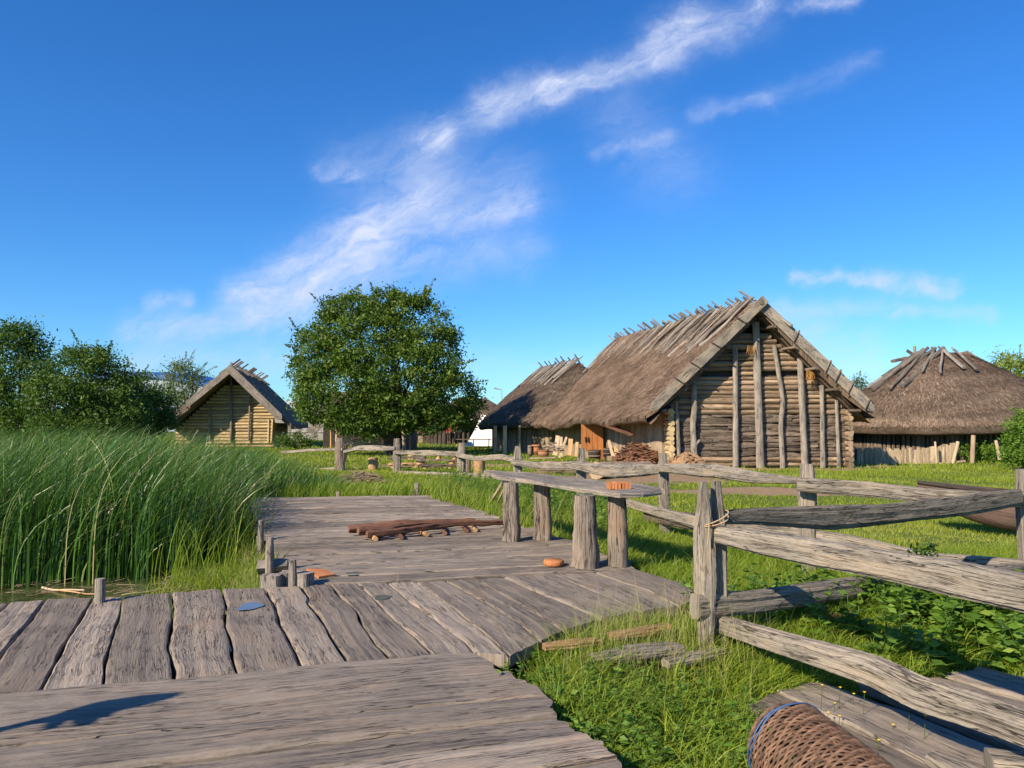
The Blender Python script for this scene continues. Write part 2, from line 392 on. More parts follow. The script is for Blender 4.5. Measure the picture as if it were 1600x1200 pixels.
W_LEG = wood('bench_leg_wood', (.40, .33, .27), (.14, .105, .08), crack=1.0, bump=1.2, tint=.2, warm=(.38, .24, .15), gs=.8)
W_DARK = wood('dark_wood', (.10, .075, .06), (.035, .026, .022), crack=.6, bump=.6, tint=.4)
W_TRUNK = wood('tree_bark', (.13, .105, .08), (.05, .04, .03), crack=.9, bump=1.2, tint=.2)
W_PALE = wood('pale_stake_wood', (.60, .47, .32), (.30, .21, .13), crack=.5, bump=.5, tint=.4)
# ------------------------------------------------------------------ terrain, pond
def inpoly(X, Y, poly):
    X = np.asarray(X, float); Y = np.asarray(Y, float); ins = np.zeros(X.shape, bool); n = len(poly)
    for i in range(n):
        x0, y0 = poly[i][:2]; x1, y1 = poly[(i+1) % n][:2]
        c = ((y0 > Y) != (y1 > Y)) & (X < (x1-x0)*(Y-y0)/((y1-y0) if y1 != y0 else 1e-9)+x0)
        ins ^= c
    return ins
def pdist(X, Y, poly, closed=True):
    X = np.asarray(X, float); Y = np.asarray(Y, float); d = np.full(X.shape, 1e9); n = len(poly)
    for i in range(n if closed else n-1):
        a = np.array(poly[i][:2], float); b = np.array(poly[(i+1) % n][:2], float); e = b-a; L = e@e+1e-9
        t = np.clip(((X-a[0])*e[0]+(Y-a[1])*e[1])/L, 0, 1)
        d = np.minimum(d, np.hypot(X-a[0]-t*e[0], Y-a[1]-t*e[1]))
    return d
POND = [(-40, 1), (-3.4, 1), (-2.6, 5.5), (-2.3, 7.6), (-3.0, 8.6), (-4.3, 12), (-5.5, 16.5), (-5.4, 18.6), (-6.5, 21), (-12, 24), (-40, 25)]
WATER_Z = -0.42
def sinn(X, Y, s, p=0):
    return np.sin(X*s+p)*np.cos(Y*s*1.13+p*1.7)+.5*np.sin(X*s*2.3+Y*s*1.9+p)
def gz(X, Y):
    X = np.asarray(X, float); Y = np.asarray(Y, float)
    t = np.clip((Y-12)/12, 0, 1); t = t*t*(3-2*t)
    z = -0.22+0.22*t+.03*sinn(X, Y, .7)*(1-.3*t)+.015*sinn(X, Y, 2.1, 1)
    # the ground climbs slightly in front of the deck shoulder on the right
    z = z - .12*np.exp(-((X-1.2)**2+(Y-4.4)**2)/3.0)
    sd = pdist(X, Y, POND)*np.where(inpoly(X, Y, POND), -1, 1)
    k = np.clip((-sd+.25)/1.1, 0, 1); k = k*k*(3-2*k)
    return z*(1-k)+(-1.0)*k
def gz1(x, y): return float(gz(np.array([x]), np.array([y]))[0])
def GG(px, py):
    """photo pixel -> point on the ground"""
    z = -.1
    for _ in range(6):
        p = G(px, py, z); z = gz1(p[0], p[1])
    return G(px, py, z)

DIRT = [(7.5, 19.5, 4.2, .9), (4.2, 24, 2.5, 2.2), (3.2, 30, 2.5, 4.0), (9.4, 28.4, 4.2, .7), (10.5, 16.2, 2.2, .6), (3.0, 7.0, .5, .3), (-2.6, 31, 2.8, 1.6), (13.5, 30.5, 3, .6), (2.1, 26.5, 1.6, 1.2), (8.2, 9.7, .5, .3)]
def dirt(X, Y):
    d = np.zeros(np.shape(X))
    for cx, cy, rx, ry in DIRT:
        q_ = ((X-cx)/rx)**2+((Y-cy)/ry)**2 + .35*sinn(X, Y, 2.6, 2)+.2*sinn(X, Y, 6.3, 4)
        d = np.maximum(d, np.clip(1.5-q_, 0, 1))
    return d
xs = np.concatenate([-np.geomspace(1500, 14, 26), np.arange(-13.6, 18.01, .28), np.geomspace(18.6, 1500, 26)])
ys = np.concatenate([[-600, -200, -60, -20, -8], np.arange(-4, 36.01, .28), np.geomspace(36.6, 2500, 34)])
X, Y = np.meshgrid(xs, ys); Z = gz(X, Y)
nx, ny = len(xs), len(ys); i, j = np.meshgrid(np.arange(ny-1), np.arange(nx-1), indexing='ij'); a = i*nx+j
m = M(); m.add(np.stack([X, Y, Z], -1).reshape(-1, 3), np.stack([a, a+1, a+nx+1, a+nx], -1).reshape(-1, 4), R=dirt(X, Y).ravel(), smooth=True)
mt, t, out = newmat('ground_soil_and_turf')
tc_ = t.node('ShaderNodeTexCoord'); po = tc_.outputs['Object']
n1 = t.noise(po, .6, 5, .6); n2 = t.noise(po, 9, 5, .65); n3 = t.noise(po, 60, 3, .6)
g = t.mix(n2, (.05, .085, .014), (.12, .17, .025)); g = t.mix(t.maprange(n1, .35, .7, 0, .55), g, (.15, .17, .035)); g = t.mix(t.math('MULTIPLY', n3, .5), g, (.12, .17, .04))
s = t.mix(n2, (.19, .115, .065), (.34, .225, .135)); s = t.mix(t.math('MULTIPLY', n3, .6), s, (.40, .29, .185))
dm = t.maprange(t.math('ADD', attr(t, 'rnd'), t.math('MULTIPLY', t.math('SUBTRACT', n2, .5), .7)), .35, .6, 0, 1)
c = t.mix(dm, g, s)
sp = t.node('ShaderNodeSeparateXYZ'); t.l.new(po, sp.inputs[0])
mud = t.maprange(sp.outputs[2], -.5, -.32, 1, 0); c = t.mix(mud, c, (.045, .04, .02))
b = t.node('ShaderNodeBsdfPrincipled'); t.put(b.inputs['Base Color'], c); b.inputs['Roughness'].default_value = .95; b.inputs['Specular IOR Level'].default_value = .1
bp = t.node('ShaderNodeBump'); bp.inputs['Strength'].default_value = .8; bp.inputs['Distance'].default_value = .05; t.put(bp.inputs['Height'], t.math('ADD', n2, t.math('MULTIPLY', n3, .4))); t.l.new(bp.outputs[0], b.inputs['Normal']); t.l.new(b.outputs[0], out.inputs[0])
struct('ground', m, mt)

mt, t, out = newmat('pond_water')
tc_ = t.node('ShaderNodeTexCoord'); po = tc_.outputs['Object']
nz = t.noise(po, 14, 4, .6); fl = t.maprange(t.noise(po, 3.2, 6, .7), .40, .60, 0, 1)
fl = t.math('MULTIPLY', fl, t.maprange(t.noise(po, 90, 3, .6), .42, .55, 0, 1))
wb = t.node('ShaderNodeBsdfPrincipled'); t.put(wb.inputs['Base Color'], t.mix(nz, (.014, .018, .006), (.035, .045, .012))); wb.inputs['Roughness'].default_value = .06; wb.inputs['IOR'].default_value = 1.33
wd = t.node('ShaderNodeBsdfPrincipled'); t.put(wd.inputs['Base Color'], t.mix(nz, (.07, .10, .02), (.16, .18, .05))); wd.inputs['Roughness'].default_value = .9
bp = t.node('ShaderNodeBump'); bp.inputs['Strength'].default_value = .15; bp.inputs['Distance'].default_value = .02; t.put(bp.inputs['Height'], nz); t.l.new(bp.outputs[0], wb.inputs['Normal'])
mx = t.node('ShaderNodeMixShader'); t.put(mx.inputs[0], t.math('MULTIPLY', fl, .7)); t.l.new(wb.outputs[0], mx.inputs[1]); t.l.new(wd.outputs[0], mx.inputs[2]); t.l.new(mx.outputs[0], out.inputs[0])
m = M(); m.add([(-45, -4, WATER_Z), (-1.2, -4, WATER_Z), (-1.2, 28, WATER_Z), (-45, 28, WATER_Z)], [(0, 1, 2, 3)])
struct('pond_water', m, mt)

# ------------------------------------------------------------------ decks
def resample(P_, n):
    P_ = np.asarray(P_, float); s_ = np.concatenate([[0], np.cumsum(np.linalg.norm(np.diff(P_, axis=0), axis=1))]); s_ /= s_[-1]
    t = np.linspace(0, 1, n); return np.stack([np.interp(t, s_, P_[:, c]) for c in range(P_.shape[1])], 1)
def wob1(n, amp, f):
    t = np.linspace(0, 1, n); return sum(amp/(k+1)*np.sin(t*f*(k+1)*1.7+random.random()*6.28) for k in range(4))
def plank_between(m, L, R, gl, gr, z0, thick, n=30, k=7, amp=.004, endwob=.0, off=0.0):
    """one live edged plank whose long edges follow two seam lines"""
    L = resample(L, n); R = resample(R, n)
    d = unit(R-L)
    if endwob:
        ax = unit(L[-1]-L[0])
    gl_ = gl*(1+.5*wob1(n, 1, 9)).clip(.3, 1.9); gr_ = gr*(1+.5*wob1(n, 1, 9)).clip(.3, 1.9)
    A = L+d*gl_[:, None]; B = R-d*gr_[:, None]
    f = np.array([0, .02, .06]+list(np.linspace(.14, .86, k))+[.94, .98, 1]); K = len(f)
    P_ = A[:, None]*(1-f)[None, :, None]+B[:, None]*f[None, :, None]
    if endwob:
        e = (wob1(K, endwob, 7)+(rng.random(K)-.5)*endwob*.25)
        w0 = np.zeros(n); w0[-1] = 1; w0[-2] = .5
        P_ = P_+ax[None, None, :]*(w0[:, None]*e[None, :])[:, :, None]
        w1 = np.zeros(n); w1[0] = 1; w1[1] = .5
        P_ = P_+ax[None, None, :]*(w1[:, None]*(-e[::-1]*.3)[None, :])[:, :, None]
    drop = np.zeros(K); drop[0] = drop[-1] = -.022; drop[1] = drop[-2] = -.006
    Zt = z0+off+drop[None]+(rng.random((n, K))-.5)*amp*.35+(wob1(n, amp*.5, 6)[:, None])+(wob1(K, amp*.45, 8)[None])
    top = np.concatenate([P_, Zt[:, :, None]], -1)
    bl = np.concatenate([P_[:, :1], np.full((n, 1, 1), z0-thick)], -1); br = np.concatenate([P_[:, -1:], np.full((n, 1, 1), z0-thick)], -1)
    V = np.concatenate([bl, top, br], 1); K2 = K+2
    ln = np.concatenate([[0], np.cumsum(np.linalg.norm(np.diff((L+R)/2, axis=0), axis=1))])
    wd = np.linalg.norm(B-A, axis=1).mean(); vv = np.concatenate([[-thick], f*wd, [wd+thick]])
    uv = np.zeros((n, K2, 3)); uv[:, :, 0] = ln[:, None]; uv[:, :, 1] = vv[None]
    i, j = np.meshgrid(np.arange(n-1), np.arange(K2-1), indexing='ij'); a = i*K2+j
    Q = np.stack([a, a+K2, a+K2+1, a+1], -1).reshape(-1, 4)[:, ::-1]
    r = random.random(); m.add(V.reshape(-1, 3), Q, UV=uv.reshape(-1, 3), R=r, smooth=False)
    for e in (0, n-1):
        ring = V[e]; bot = ring.copy(); bot[:, 2] = z0-thick
        vv_ = np.concatenate([ring, bot]); qq = np.array([[q, q+1, q+1+K2, q+K2] for q in range(K2-1)])
        u2 = np.zeros((2*K2, 3)); u2[:, 1] = np.concatenate([vv, vv]); u2[K2:, 0] = .03; u2[:, 2] = 3
        m.add(vv_, qq, UV=u2, R=r)
def px2(pts, z=0.0): return np.array([G(x, y, z)[:2] for x, y in pts])

# --- the middle row: broad planks running away from the camera
S = [[(-250, 985), (-480, 1110)], [(-120, 965), (-300, 1098)], [(14, 941), (0, 955), (-60, 1010), (-140, 1090)], [(72, 937), (50, 966), (0, 1026), (-45, 1084)],
 [(145, 935), (103, 1003), (62, 1080)], [(192, 933), (187, 959), (175, 997), (166, 1025), (162, 1070)],
 [(267, 927), (271, 950), (266, 991), (262, 1011), (272, 1044), (273, 1060)], [(347, 920), (353, 944), (352, 975), (362, 1006), (364, 1028), (372, 1052)],
 [(415, 919), (429, 941), (437, 969), (453, 1000), (475, 1041)], [(471, 917), (483, 933), (481, 941), (497, 959), (522, 1000), (544, 1034)],
 [(516, 913), (531, 931), (556, 953), (566, 975), (587, 1006), (611, 1030)], [(558, 912), (581, 934), (619, 972), (650, 997), (675, 1024)],
 [(606, 911), (637, 937), (675, 964), (700, 984), (728, 1003), (742, 1021)], [(650, 910), (687, 934), (731, 969), (762, 994), (795, 1024)],
 [(697, 907), (762, 941), (815, 975), (845, 1000)], [(744, 905), (800, 935), (860, 972), (880, 984)], [(787, 902), (881, 941), (938, 966)],
 [(866, 897), (919, 919), (1000, 954)], [(930, 894), (1010, 921), (1060, 945)], [(992, 888), (1060, 908), (1105, 932)]]
S = [px2(s) for s in S]
deck_mid = thing('timber_deck', 'middle deck of broad planks with dark wavy gaps between them', 'wooden deck', (-.5, 6, 0), 'timber decks on the landing')
m = M()
for i in range(len(S)-1):
    g = .0085 if 2 <= i <= 10 else .005
    plank_between(m, S[i], S[i+1], g, g if i != 10 else .005, 0, .085, n=34, amp=.006, endwob=.006, off=random.uniform(-.004, .005))
part('decking', m, W_DECK, deck_mid)
m = M()
for a_, b_ in (((-350, 1030), (1100, 905)), ((-350, 1090), (760, 1015))):
    A = G(*a_, -.2); B = G(*b_, -.2); log(m, A, B, .10, .10, n=10)
part('support_beam', m, W_DARK, deck_mid)

# --- the nearest section: long boards running left to right
n0 = [(-900, 1188), (-140, 1088), (-60, 1087), (62, 1078), (162, 1068), (273, 1058), (372, 1050), (475, 1039), (544, 1032), (611, 1028), (675, 1022), (742, 1019)]
n1 = [(-900, 1265), (-60, 1148), (63, 1133), (300, 1110), (500, 1086), (650, 1064), (788, 1052)]
n2 = [(-900, 1330), (0, 1172), (281, 1143), (459, 1128), (700, 1103), (848, 1089)]
n3 = [(-1000, 1420), (0, 1227), (281, 1192), (450, 1172), (619, 1150), (794, 1129), (862, 1121)]
n4 = [(-1100, 1520), (0, 1275), (300, 1228), (575, 1194), (700, 1178), (825, 1163), (915, 1150)]
n5 = [(-1200, 1700), (0, 1345), (400, 1275), (600, 1248), (850, 1205), (960, 1185)]
n6 = [(-1300, 1900), (0, 1430), (500, 1330), (1000, 1235)]
n7 = [(-1500, 2200), (0, 1560), (500, 1430), (1080, 1290)]
deck_near = thing('timber_deck', 'nearest deck of long worn boards with a hooked shadow lying on it', 'wooden deck', (-1, 4, 0), 'timber decks on the landing')
m = M(); NS = [px2(s) for s in (n0, n1, n2, n3, n4, n5, n6, n7)]
ext = [NS[-1]+np.array([.05, -.42])*k for k in range(1, 7)]
NS += ext
for i in range(len(NS)-1):
    jut = np.array([random.uniform(-.02, .05), 0]) if i else np.zeros(2); NS[i+1][-1] += jut
    plank_between(m, NS[i], NS[i+1], .0095, .0095, .012, .085, n=90, k=9, amp=.008, endwob=.012, off=(-.011, .004, .010, -.006, .009, -.004, .008, -.009)[i % 8])
part('decking', m, W_DECK, deck_near)
m = M()
for x in (-4.5, -2.5, -.6, .15):
    log(m, (x, .6, -.2), (x-.25, 4.6 if x > -1 else 4.3, -.2), .09, n=8)
part('support_beam', m, W_DARK, deck_near)

# --- the far platform: crosswise boards
Lp = resample(px2([(484, 914), (455, 895), (432, 872), (405, 820), (390, 777)]), 28); Rp = resample(px2([(997, 887), (905, 848), (787, 811), (661, 773)]), 28)
deck_far = thing('timber_deck', 'far deck platform of narrow crosswise boards reaching back to the tall grass', 'wooden deck', (-1.5, 12, 0), 'timber decks on the landing')
m = M()
for i in range(27):
    a0, a1 = Lp[i], Lp[i+1]; b0, b1 = Rp[i], Rp[i+1]; dl = unit(b0-a0)
    el = random.uniform(-.10, .05); er = random.uniform(-.04, .12)
    w_ = wob1(9, .012, 8)[:, None]*np.array([[0, 1.0]])
    q0 = np.stack([a0+dl*el+(b0-a0)*t for t in np.linspace(0, 1, 9)]); q0[-1] += dl*er
    q1 = np.stack([a1+dl*el+(b1-a1)*t for t in np.linspace(0, 1, 9)]); q1[-1] += dl*er
    plank_between(m, q0, q1, .010, .010, 0, .07, n=40, k=5, amp=.008, off=random.uniform(-.008, .008))
part('decking', m, W_DECK, deck_far)
m = M()
for f in (.03, .5, .97):
    A = Lp[0]*(1-f)+Rp[0]*f; B = Lp[-1]*(1-f)+Rp[-1]*f; log(m, (*A, -.17), (*B, -.17), .09, n=8)
part('support_beam', m, W_DARK, deck_far)
# uprights and logs along its left edge, each placed from the ground it stands on
def upright(px, ytop, ybot, wpx, z0, label, name='mooring_post', deeper=.5, kind='square', mat=None, grp='short posts along the deck edge'):
    A = G(px, ybot, z0); d_ = A[1]; top = D(px, ytop, d_)[2]; wd = wpx/1200*d_
    m = M(); A2 = A.copy(); A2[2] = z0-deeper; B = A.copy(); B[2] = top
    P_ = [A2, (A+B)/2, B-np.array([0, 0, .03]), B]
    ws = [wd*1.05, wd, wd*.95, wd*.62]
    hewn(m, [A2, B], [wd*1.03, wd, wd*.97, wd*.95, wd*.8], [wd, wd, wd*.95, wd*.9, wd*.7], n=10, k=12, rough=.10, rnd=.6)
    return solo(name, m, mat or W_POST, label, 'post', grp)
upright(421, 839, 900, 12, -.05, 'tallest grey post stub standing on the log at the left deck edge')
upright(457, 874, 916, 13, 0.0, 'pointed weathered post stub beside the squat square block at the deck corner')
upright(407, 813, 850, 9, -.05, 'small pale post stub farthest along the left deck edge')
upright(156, 904, 941, 16, 0.0, 'lone grey post stub at the water edge of the broad planks')
upright(404, 838, 872, 9, -.3, 'thin upright pile under the left edge of the far deck')
m = M(); A = G(404, 886, .03); B = G(450, 882, .05); log(m, A, B, .085, .075, n=8, rough=.15, rnd=.5)
solo('edge_log', m, W_POST, 'short thick log lying crosswise at the left deck corner below a post stub', 'log')
m = M(); A = G(424, 917, -.02); board(m, A+[0, 0, -.3], A+[0, 0, .12], .19, .16, up=(0, 1, 0), rnd=.8)
solo('timber_block', m, W_POST, 'pale square block under the short crosswise log at the deck corner', 'block', 'square blocks at the deck corner')
m = M(); A = G(443, 914, -.02); board(m, A+[0, .03, -.3], A+[0, .03, .12], .10, .12, up=(0, 1, 0), rnd=.7)
solo('timber_block', m, W_POST, 'narrow block squeezed between the pale block and the pointed stub', 'block', 'square blocks at the deck corner')
m = M(); A = G(474, 916, 0); board(m, A+[0, .05, -.1], A+[0, .05, .125], .15, .16, up=(.5, 1, 0), rnd=.75)
solo('timber_block', m, W_POST, 'squat square block with a dark shaded side, right of the pointed stub', 'block', 'square blocks at the deck corner')
m = M(); p0 = G(404, 862, -.2); board(m, p0+[-.12, 0, 0], p0+[.3, .25, 0], .12, .05); board(m, p0+[-.12, .02, -.09], p0+[.3, .25, -.1], .12, .05)
solo('edge_plank', m, W_OLD, 'stacked thin grey planks wedged beneath the far deck edge', 'plank')

# --- little things lying on the deck
m = M(); q_ = [G(479, 888, .03), G(507, 889, .03), G(523, 897, .03), G(498, 901, .03)]
bt = [p-[0, 0, .028] for p in q_]; m.add(q_+bt, [(0, 3, 2, 1), (3, 7, 6, 2), (2, 6, 5, 1), (0, 4, 7, 3), (1, 5, 4, 0), (4, 5, 6, 7)], UV=[(0, 0, 0), (.4, 0, 0), (.4, .2, 0), (0, .2, 0)]*2, R=.4)
solo('wooden_tile', m, W_SLICE, 'thin orange brown board lying flat on the deck by the corner blocks', 'board')
m = M(); p = G(865, 884, 0); log(m, p+[-.115, .02, .04], p+[.115, .05, .04], .04, n=4) if False else lathe(m, p, [(0, 0.005), (.10, .005), (.118, .015), (.115, .06), (.108, .068), (0, .068)], k=18, wob=.05, rnd=.3)
solo('wood_slice', m, W_SLICE, 'orange round wood slice lying on the deck left of the bench', 'wood slice')
WATER = newmat('puddle_water'); _t = WATER[1]
_b = _t.node('ShaderNodeBsdfPrincipled'); _b.inputs['Base Color'].default_value = (.12, .12, .12, 1); _b.inputs['Roughness'].default_value = .04; _b.inputs['IOR'].default_value = 1.33; _b.inputs['Specular IOR Level'].default_value = .9; _t.l.new(_b.outputs[0], WATER[2].inputs[0]); WATER = WATER[0]
for px, py, wx, wy, lb in ((391, 947, 34, 13, 'largest puddle, glinting blue on the plank below the corner stub'), (597, 933, 28, 8, 'oval rain puddle on the plank beside the upright straw'), (553, 896, 24, 6, 'small rain puddle near the orange brown board'), (572, 917, 22, 5, 'faintest thin puddle on the seam between two decks')):
    c = G(px, py, .0075); rx = wx/2/1200*c[1]; e = G(px, py+wy/2, .0075); ry = abs(c[1]-e[1])
    a_ = np.linspace(0, 2*math.pi, 28, endpoint=False); rr = 1+.12*np.sin(a_*3+px)+.08*np.sin(a_*5)
    V = np.stack([c[0]+rx*rr*np.cos(a_), c[1]+ry*rr*np.sin(a_), np.full(28, c[2])], 1); V = np.concatenate([V, [c]])
    m = M(); m.add(V, T=[(k, (k+1) % 28, 28) for k in range(28)]); solo('puddle', m, WATER, lb, 'puddle', 'rain puddles on the deck')
m = M(); p = G(618, 924, 0); log(m, p, p+[.03, 0, .18], .004, .003, k=5, n=4, bend=.05)
solo('straw', m, W_PALE, 'single thin stalk standing up from a deck seam behind the oval puddle', 'stalk')

# --- the pole frame (a ladder) lying on short logs
ld = thing('pole_ladder', 'brown rough pole ladder lying flat on short rungs on the far deck', 'ladder', G(660, 838, 0))
def zpt(px, py, z): return G(px, py, z)
for (a_, b_, z) in (((545, 827), (742, 814), .10), ((573, 835), (795, 815), .09), ((560, 830), (700, 816), .13)):
    A = zpt(*a_, z); B = zpt(*b_, z); m = M(); log(m, A, B, .046, .032, bend=.035, n=26, k=10, rough=.3, rnd=random.random()); part('pole', m, W_BARK, ld)
for px, py in ((587, 842), (627, 839.5), (667, 835.5), (695, 833), (729, 829.5), (743, 828.5)):
    A = zpt(px, py, .035); m = M(); log(m, A, A+[-.22+random.uniform(-.1, .1), .85, .0], .034, .030, n=5, k=9, rough=.12); part('rung', m, W_CUT if random.random() < .3 else W_BARK, ld)

# --- bench on four stout logs
BT = .86
bn = thing('log_bench', 'long weathered plank table resting on four stout upright logs at the deck edge', 'bench', (.8, 9.3, 0))
nearE = px2([(778, 744), (830, 750), (902, 762), (968, 771), (1003, 770), (1033, 766)], BT); farE = px2([(756, 735), (800, 737), (857, 741), (952, 753), (1010, 757), (1034, 762)], BT)
m = M()
plank_between(m, farE, nearE, 0, 0, BT, .05, n=40, k=7, amp=.012, endwob=.03); part('table_top', m, W_GREY, bn)
for (px, py, wpx, tp) in ((799, 847, 27, 23), (848, 845, 25, 23), (916, 889, 38, 30), (967, 886, 33, 29)):
    A = G(px, py, 0); d_ = A[1]+.08; A[1] = d_; r0 = wpx/2400*d_; r1 = tp/2400*d_
    m = M(); a_ = [A, A+[.01, 0, .12], A+[0, 0, .5], A+[0, .0, BT-.05]]
    log(m, None if False else A, A+[0, 0, BT-.05], r0*1.04, r1, bend=.015, n=14, k=18, rough=.10, rnd=random.random(), up=(0, 1, 0), path=a_)
    part('leg', m, W_LEG, bn)
m = M(); A = G(967, 765, BT); wd = 30/1200*A[1]
for k in range(7):
    board(m, A+[-.11+.037*k, -.09+.006*k, .045+BT*0], A+[-.115+.037*k, .10, .05], .033, .07+.01*random.random(), up=(0, 0, 1), n=3, rnd=random.random())
solo('bark_bundle', m, W_SLICE, 'small bundle of orange cut wood strips on the bench end above the last log', 'wood bundle')
m = M(); A = G(792, 745, .8); B = G(764, 788, -.1); board(m, B, A, .07, .03, up=(1, 0, 0)); 
solo('leaning_lath', m, W_PALE, 'pale lath leaning outermost against the far end of the bench', 'lath', 'laths leaning at the bench end')
m = M(); A = G(795, 749, .78); B = G(774, 792, -.1); board(m, B, A, .05, .025, up=(1, 0, 0))
solo('leaning_lath', m, W_PALE, 'narrower pale lath leaning next to the bench leg', 'lath', 'laths leaning at the bench end')
upright(651, 755, 775, 9, -.05, 'short broken stub at the far right corner of the far deck', deeper=.4)
upright(528, 768, 776, 8, -.02, 'tiny pale stub poking above the back edge of the far deck', deeper=.4)

# ------------------------------------------------------------------ fences
def fpost(parent, base, h, w_, d_=None, lean=(0, 0), k=14, cap=.7, rnd=None, mat=None, up=(0, 1, 0)):
    m = M(); b_ = np.array([base[0], base[1], gz1(base[0], base[1])-.4]); t_ = np.array([base[0]+lean[0], base[1]+lean[1], base[2]+h])
    d_ = d_ or w_*.8
    hewn(m, [b_, t_], [w_*1.0, w_, w_*.96, w_*1.02, w_*.98, w_*cap], [d_, d_*.95, d_, d_*.95, d_*.9, d_*cap], n=40, k=max(k, 28), rough=.09, rnd=rnd, up=up)
    return part('post', m, mat or W_GREY, parent)
def frail(parent, pts, ws, hs, rough=.09, n=60, rnd=None, mat=None, roll=0.0, k=28):
    m = M(); hewn(m, pts, ws, hs, n=n, k=k, rough=rough, rnd=rnd, roll=roll); return part('rail', m, mat or W_GREY, parent)
# the middle fence, from the right hand post back towards the big tree
fa = thing('rail_fence', 'long split rail fence curving from the leaning post at the boat back behind the bench', 'fence', (3.5, 9.3, -.2), 'split rail fences')
PA = [(5.65, 8.55), (3.53, 9.3), (2.58, 13.1), (1.50, 16.8), (.15, 20.4), (-1.62, 24.7)]
def topz(px, py, Y): return D(px, py, Y)[2]
tops = [(1592, 733), (1250, 725), (1030, 708), (905, 700), (808, 697), (722, 692)]
wds = [24, 26, 17, 15, 13, 13]
for i, ((x, y), (tx, ty), wp) in enumerate(zip(PA, tops, wds)):
    zt = topz(tx, ty, y); wd = wp/1200*y
    lean = (-.06, 0) if i == 0 else (random.uniform(-.03, .03), 0)
    fpost(fa, (x-(lean[0] if i == 0 else 0), y, 0), zt, wd, wd*.85, lean=lean, rnd=.5+.4*random.random())
def on(i, f, px, py):
    pass
# upper rails and lower rails, measured at their ends
def R_(px, py, Y): return D(px, py, Y)
frail(fa, [R_(1245, 757, 9.15), R_(1350, 764, 8.95), R_(1450, 775, 8.7), R_(1600, 782, 8.45)], [.11, .13, .12, .1], [.15, .19, .16, .17], rnd=.55)
frail(fa, [R_(1028, 731, 12.95), R_(1120, 736, 11.3), R_(1180, 746, 10.2), R_(1262, 752, 9.1)], [.12, .13, .12], [.13, .19, .17, .07], rnd=.7)
frail(fa, [R_(895, 727, 16.7), R_(950, 736, 15.2), R_(1040, 733, 12.9)], [.13, .14, .12], [.14, .26, .14], rnd=.8)
frail(fa, [R_(802, 722, 20.3), R_(850, 729, 18.5), R_(912, 727, 16.6)], [.13, .13, .12], [.15, .18, .2], rnd=.5)
frail(fa, [R_(715, 711, 24.6), R_(745, 717, 23.0), R_(785, 714, 21.4), R_(815, 721, 20.3)], [.12, .12, .12], [.15, .16, .15], rnd=.9)
frail(fa, [R_(1250, 838, 9.4), R_(1330, 850, 9.1), R_(1450, 878, 8.8), R_(1600, 886, 8.5)], [.12, .13, .12], [.20, .22, .2, .15], rnd=.8)
frail(fa, [R_(972, 783, 14.2), R_(1040, 803, 12.8), R_(1110, 822, 11.4), R_(1262, 838, 9.3)], [.12, .13, .12], [.13, .17, .2, .2], rnd=.6)
frail(fa, [R_(1010, 806, 13.6), R_(1085, 815, 12.0)], [.12, .13], [.22, .25], rnd=.25, mat=W_OLD)
frail(fa, [R_(720, 742, 24.7), R_(790, 747, 22.2), R_(850, 756, 18.5)], [.12, .12], [.17, .14], rnd=.6)
# the far fence by the reeds
fb = thing('rail_fence', 'far short split rail fence between the tall grass and the round table', 'fence', (-4, 26, 0), 'split rail fences')
PB = [(-6.15, 27.5, 535, 684, 15), (-3.88, 26.0, 621, 685, 12), (-1.66, 24.9, 716, 689, 9)]
for x, y, tx, ty, wp in PB[:2]:
    fpost(fb, (x, y, 0), topz(tx, ty, y), wp/1200*y, rnd=random.random(), mat=W_OLD if tx == 535 else None)
frail(fb, [R_(538, 706, 27.4), R_(560, 700, 27), R_(618, 701, 25.9)], [.12, .12], [.12, .2, .13], rnd=.95)
frail(fb, [R_(617, 707, 25.9), R_(680, 708, 25.2), R_(718, 709, 24.8)], [.12, .12], [.12, .18, .16], rnd=.95)
frail(fb, [R_(440, 707, 29), R_(490, 703, 28), R_(536, 702, 27.4)], [.1, .1], [.1, .1], rnd=.95)
frail(fb, [R_(475, 735, 28.4), R_(536, 733, 27.4)], [.1, .1], [.16, .16], rnd=.95)
frail(fb, [R_(625, 739, 25.9), R_(722, 743, 24.8)], [.1, .1], [.14, .15], rnd=.9)
# the near corner: doubled post with two rails going back and two coming forward
fc = thing('rail_fence', 'nearest split rail fence, doubled post tied with cord and four rails fanning out', 'fence', (1.6, 6.1, -.3), 'split rail fences')
P1 = (1.56, 6.05)
PF = (2.93, 3.42)
# the two uprights of the corner and the front post beyond the picture edge
m = M(); hewn(m, [(1.50, 6.02, -.7), (1.495, 6.02, .3), (1.49, 6.02, topz(1098, 752, 6.02))], [.11, .115, .12, .17, .16, .06], [.09, .09, .1, .11, .1, .08], n=70, k=32, rough=.075, rnd=.75, up=(0, 1, 0)); part('post', m, W_GREY, fc)
m = M(); hewn(m, [(1.645, 6.12, -.7), (1.63, 6.12, .3), (1.62, 6.13, topz(1118, 752, 6.12))], [.10, .11, .11, .12, .14, .07], [.09, .09, .1, .11, .1, .08], n=70, k=32, rough=.08, rnd=.35, up=(0, 1, 0)); part('post', m, W_GREY, fc)
fpost(fc, (PF[0], PF[1], 0), .95, .15, .13)
frail(fc, [R_(1112, 808, 6.12), R_(1180, 806, 6.4), R_(1280, 808, 6.85), R_(1380, 803, 7.3), R_(1500, 790, 7.9), R_(1590, 776, 8.4)], [.10, .13, .14, .13, .11], [.10, .17, .215, .19, .20, .19, .17], rough=.09, n=100, k=36, rnd=.0, mat=W_GREY)
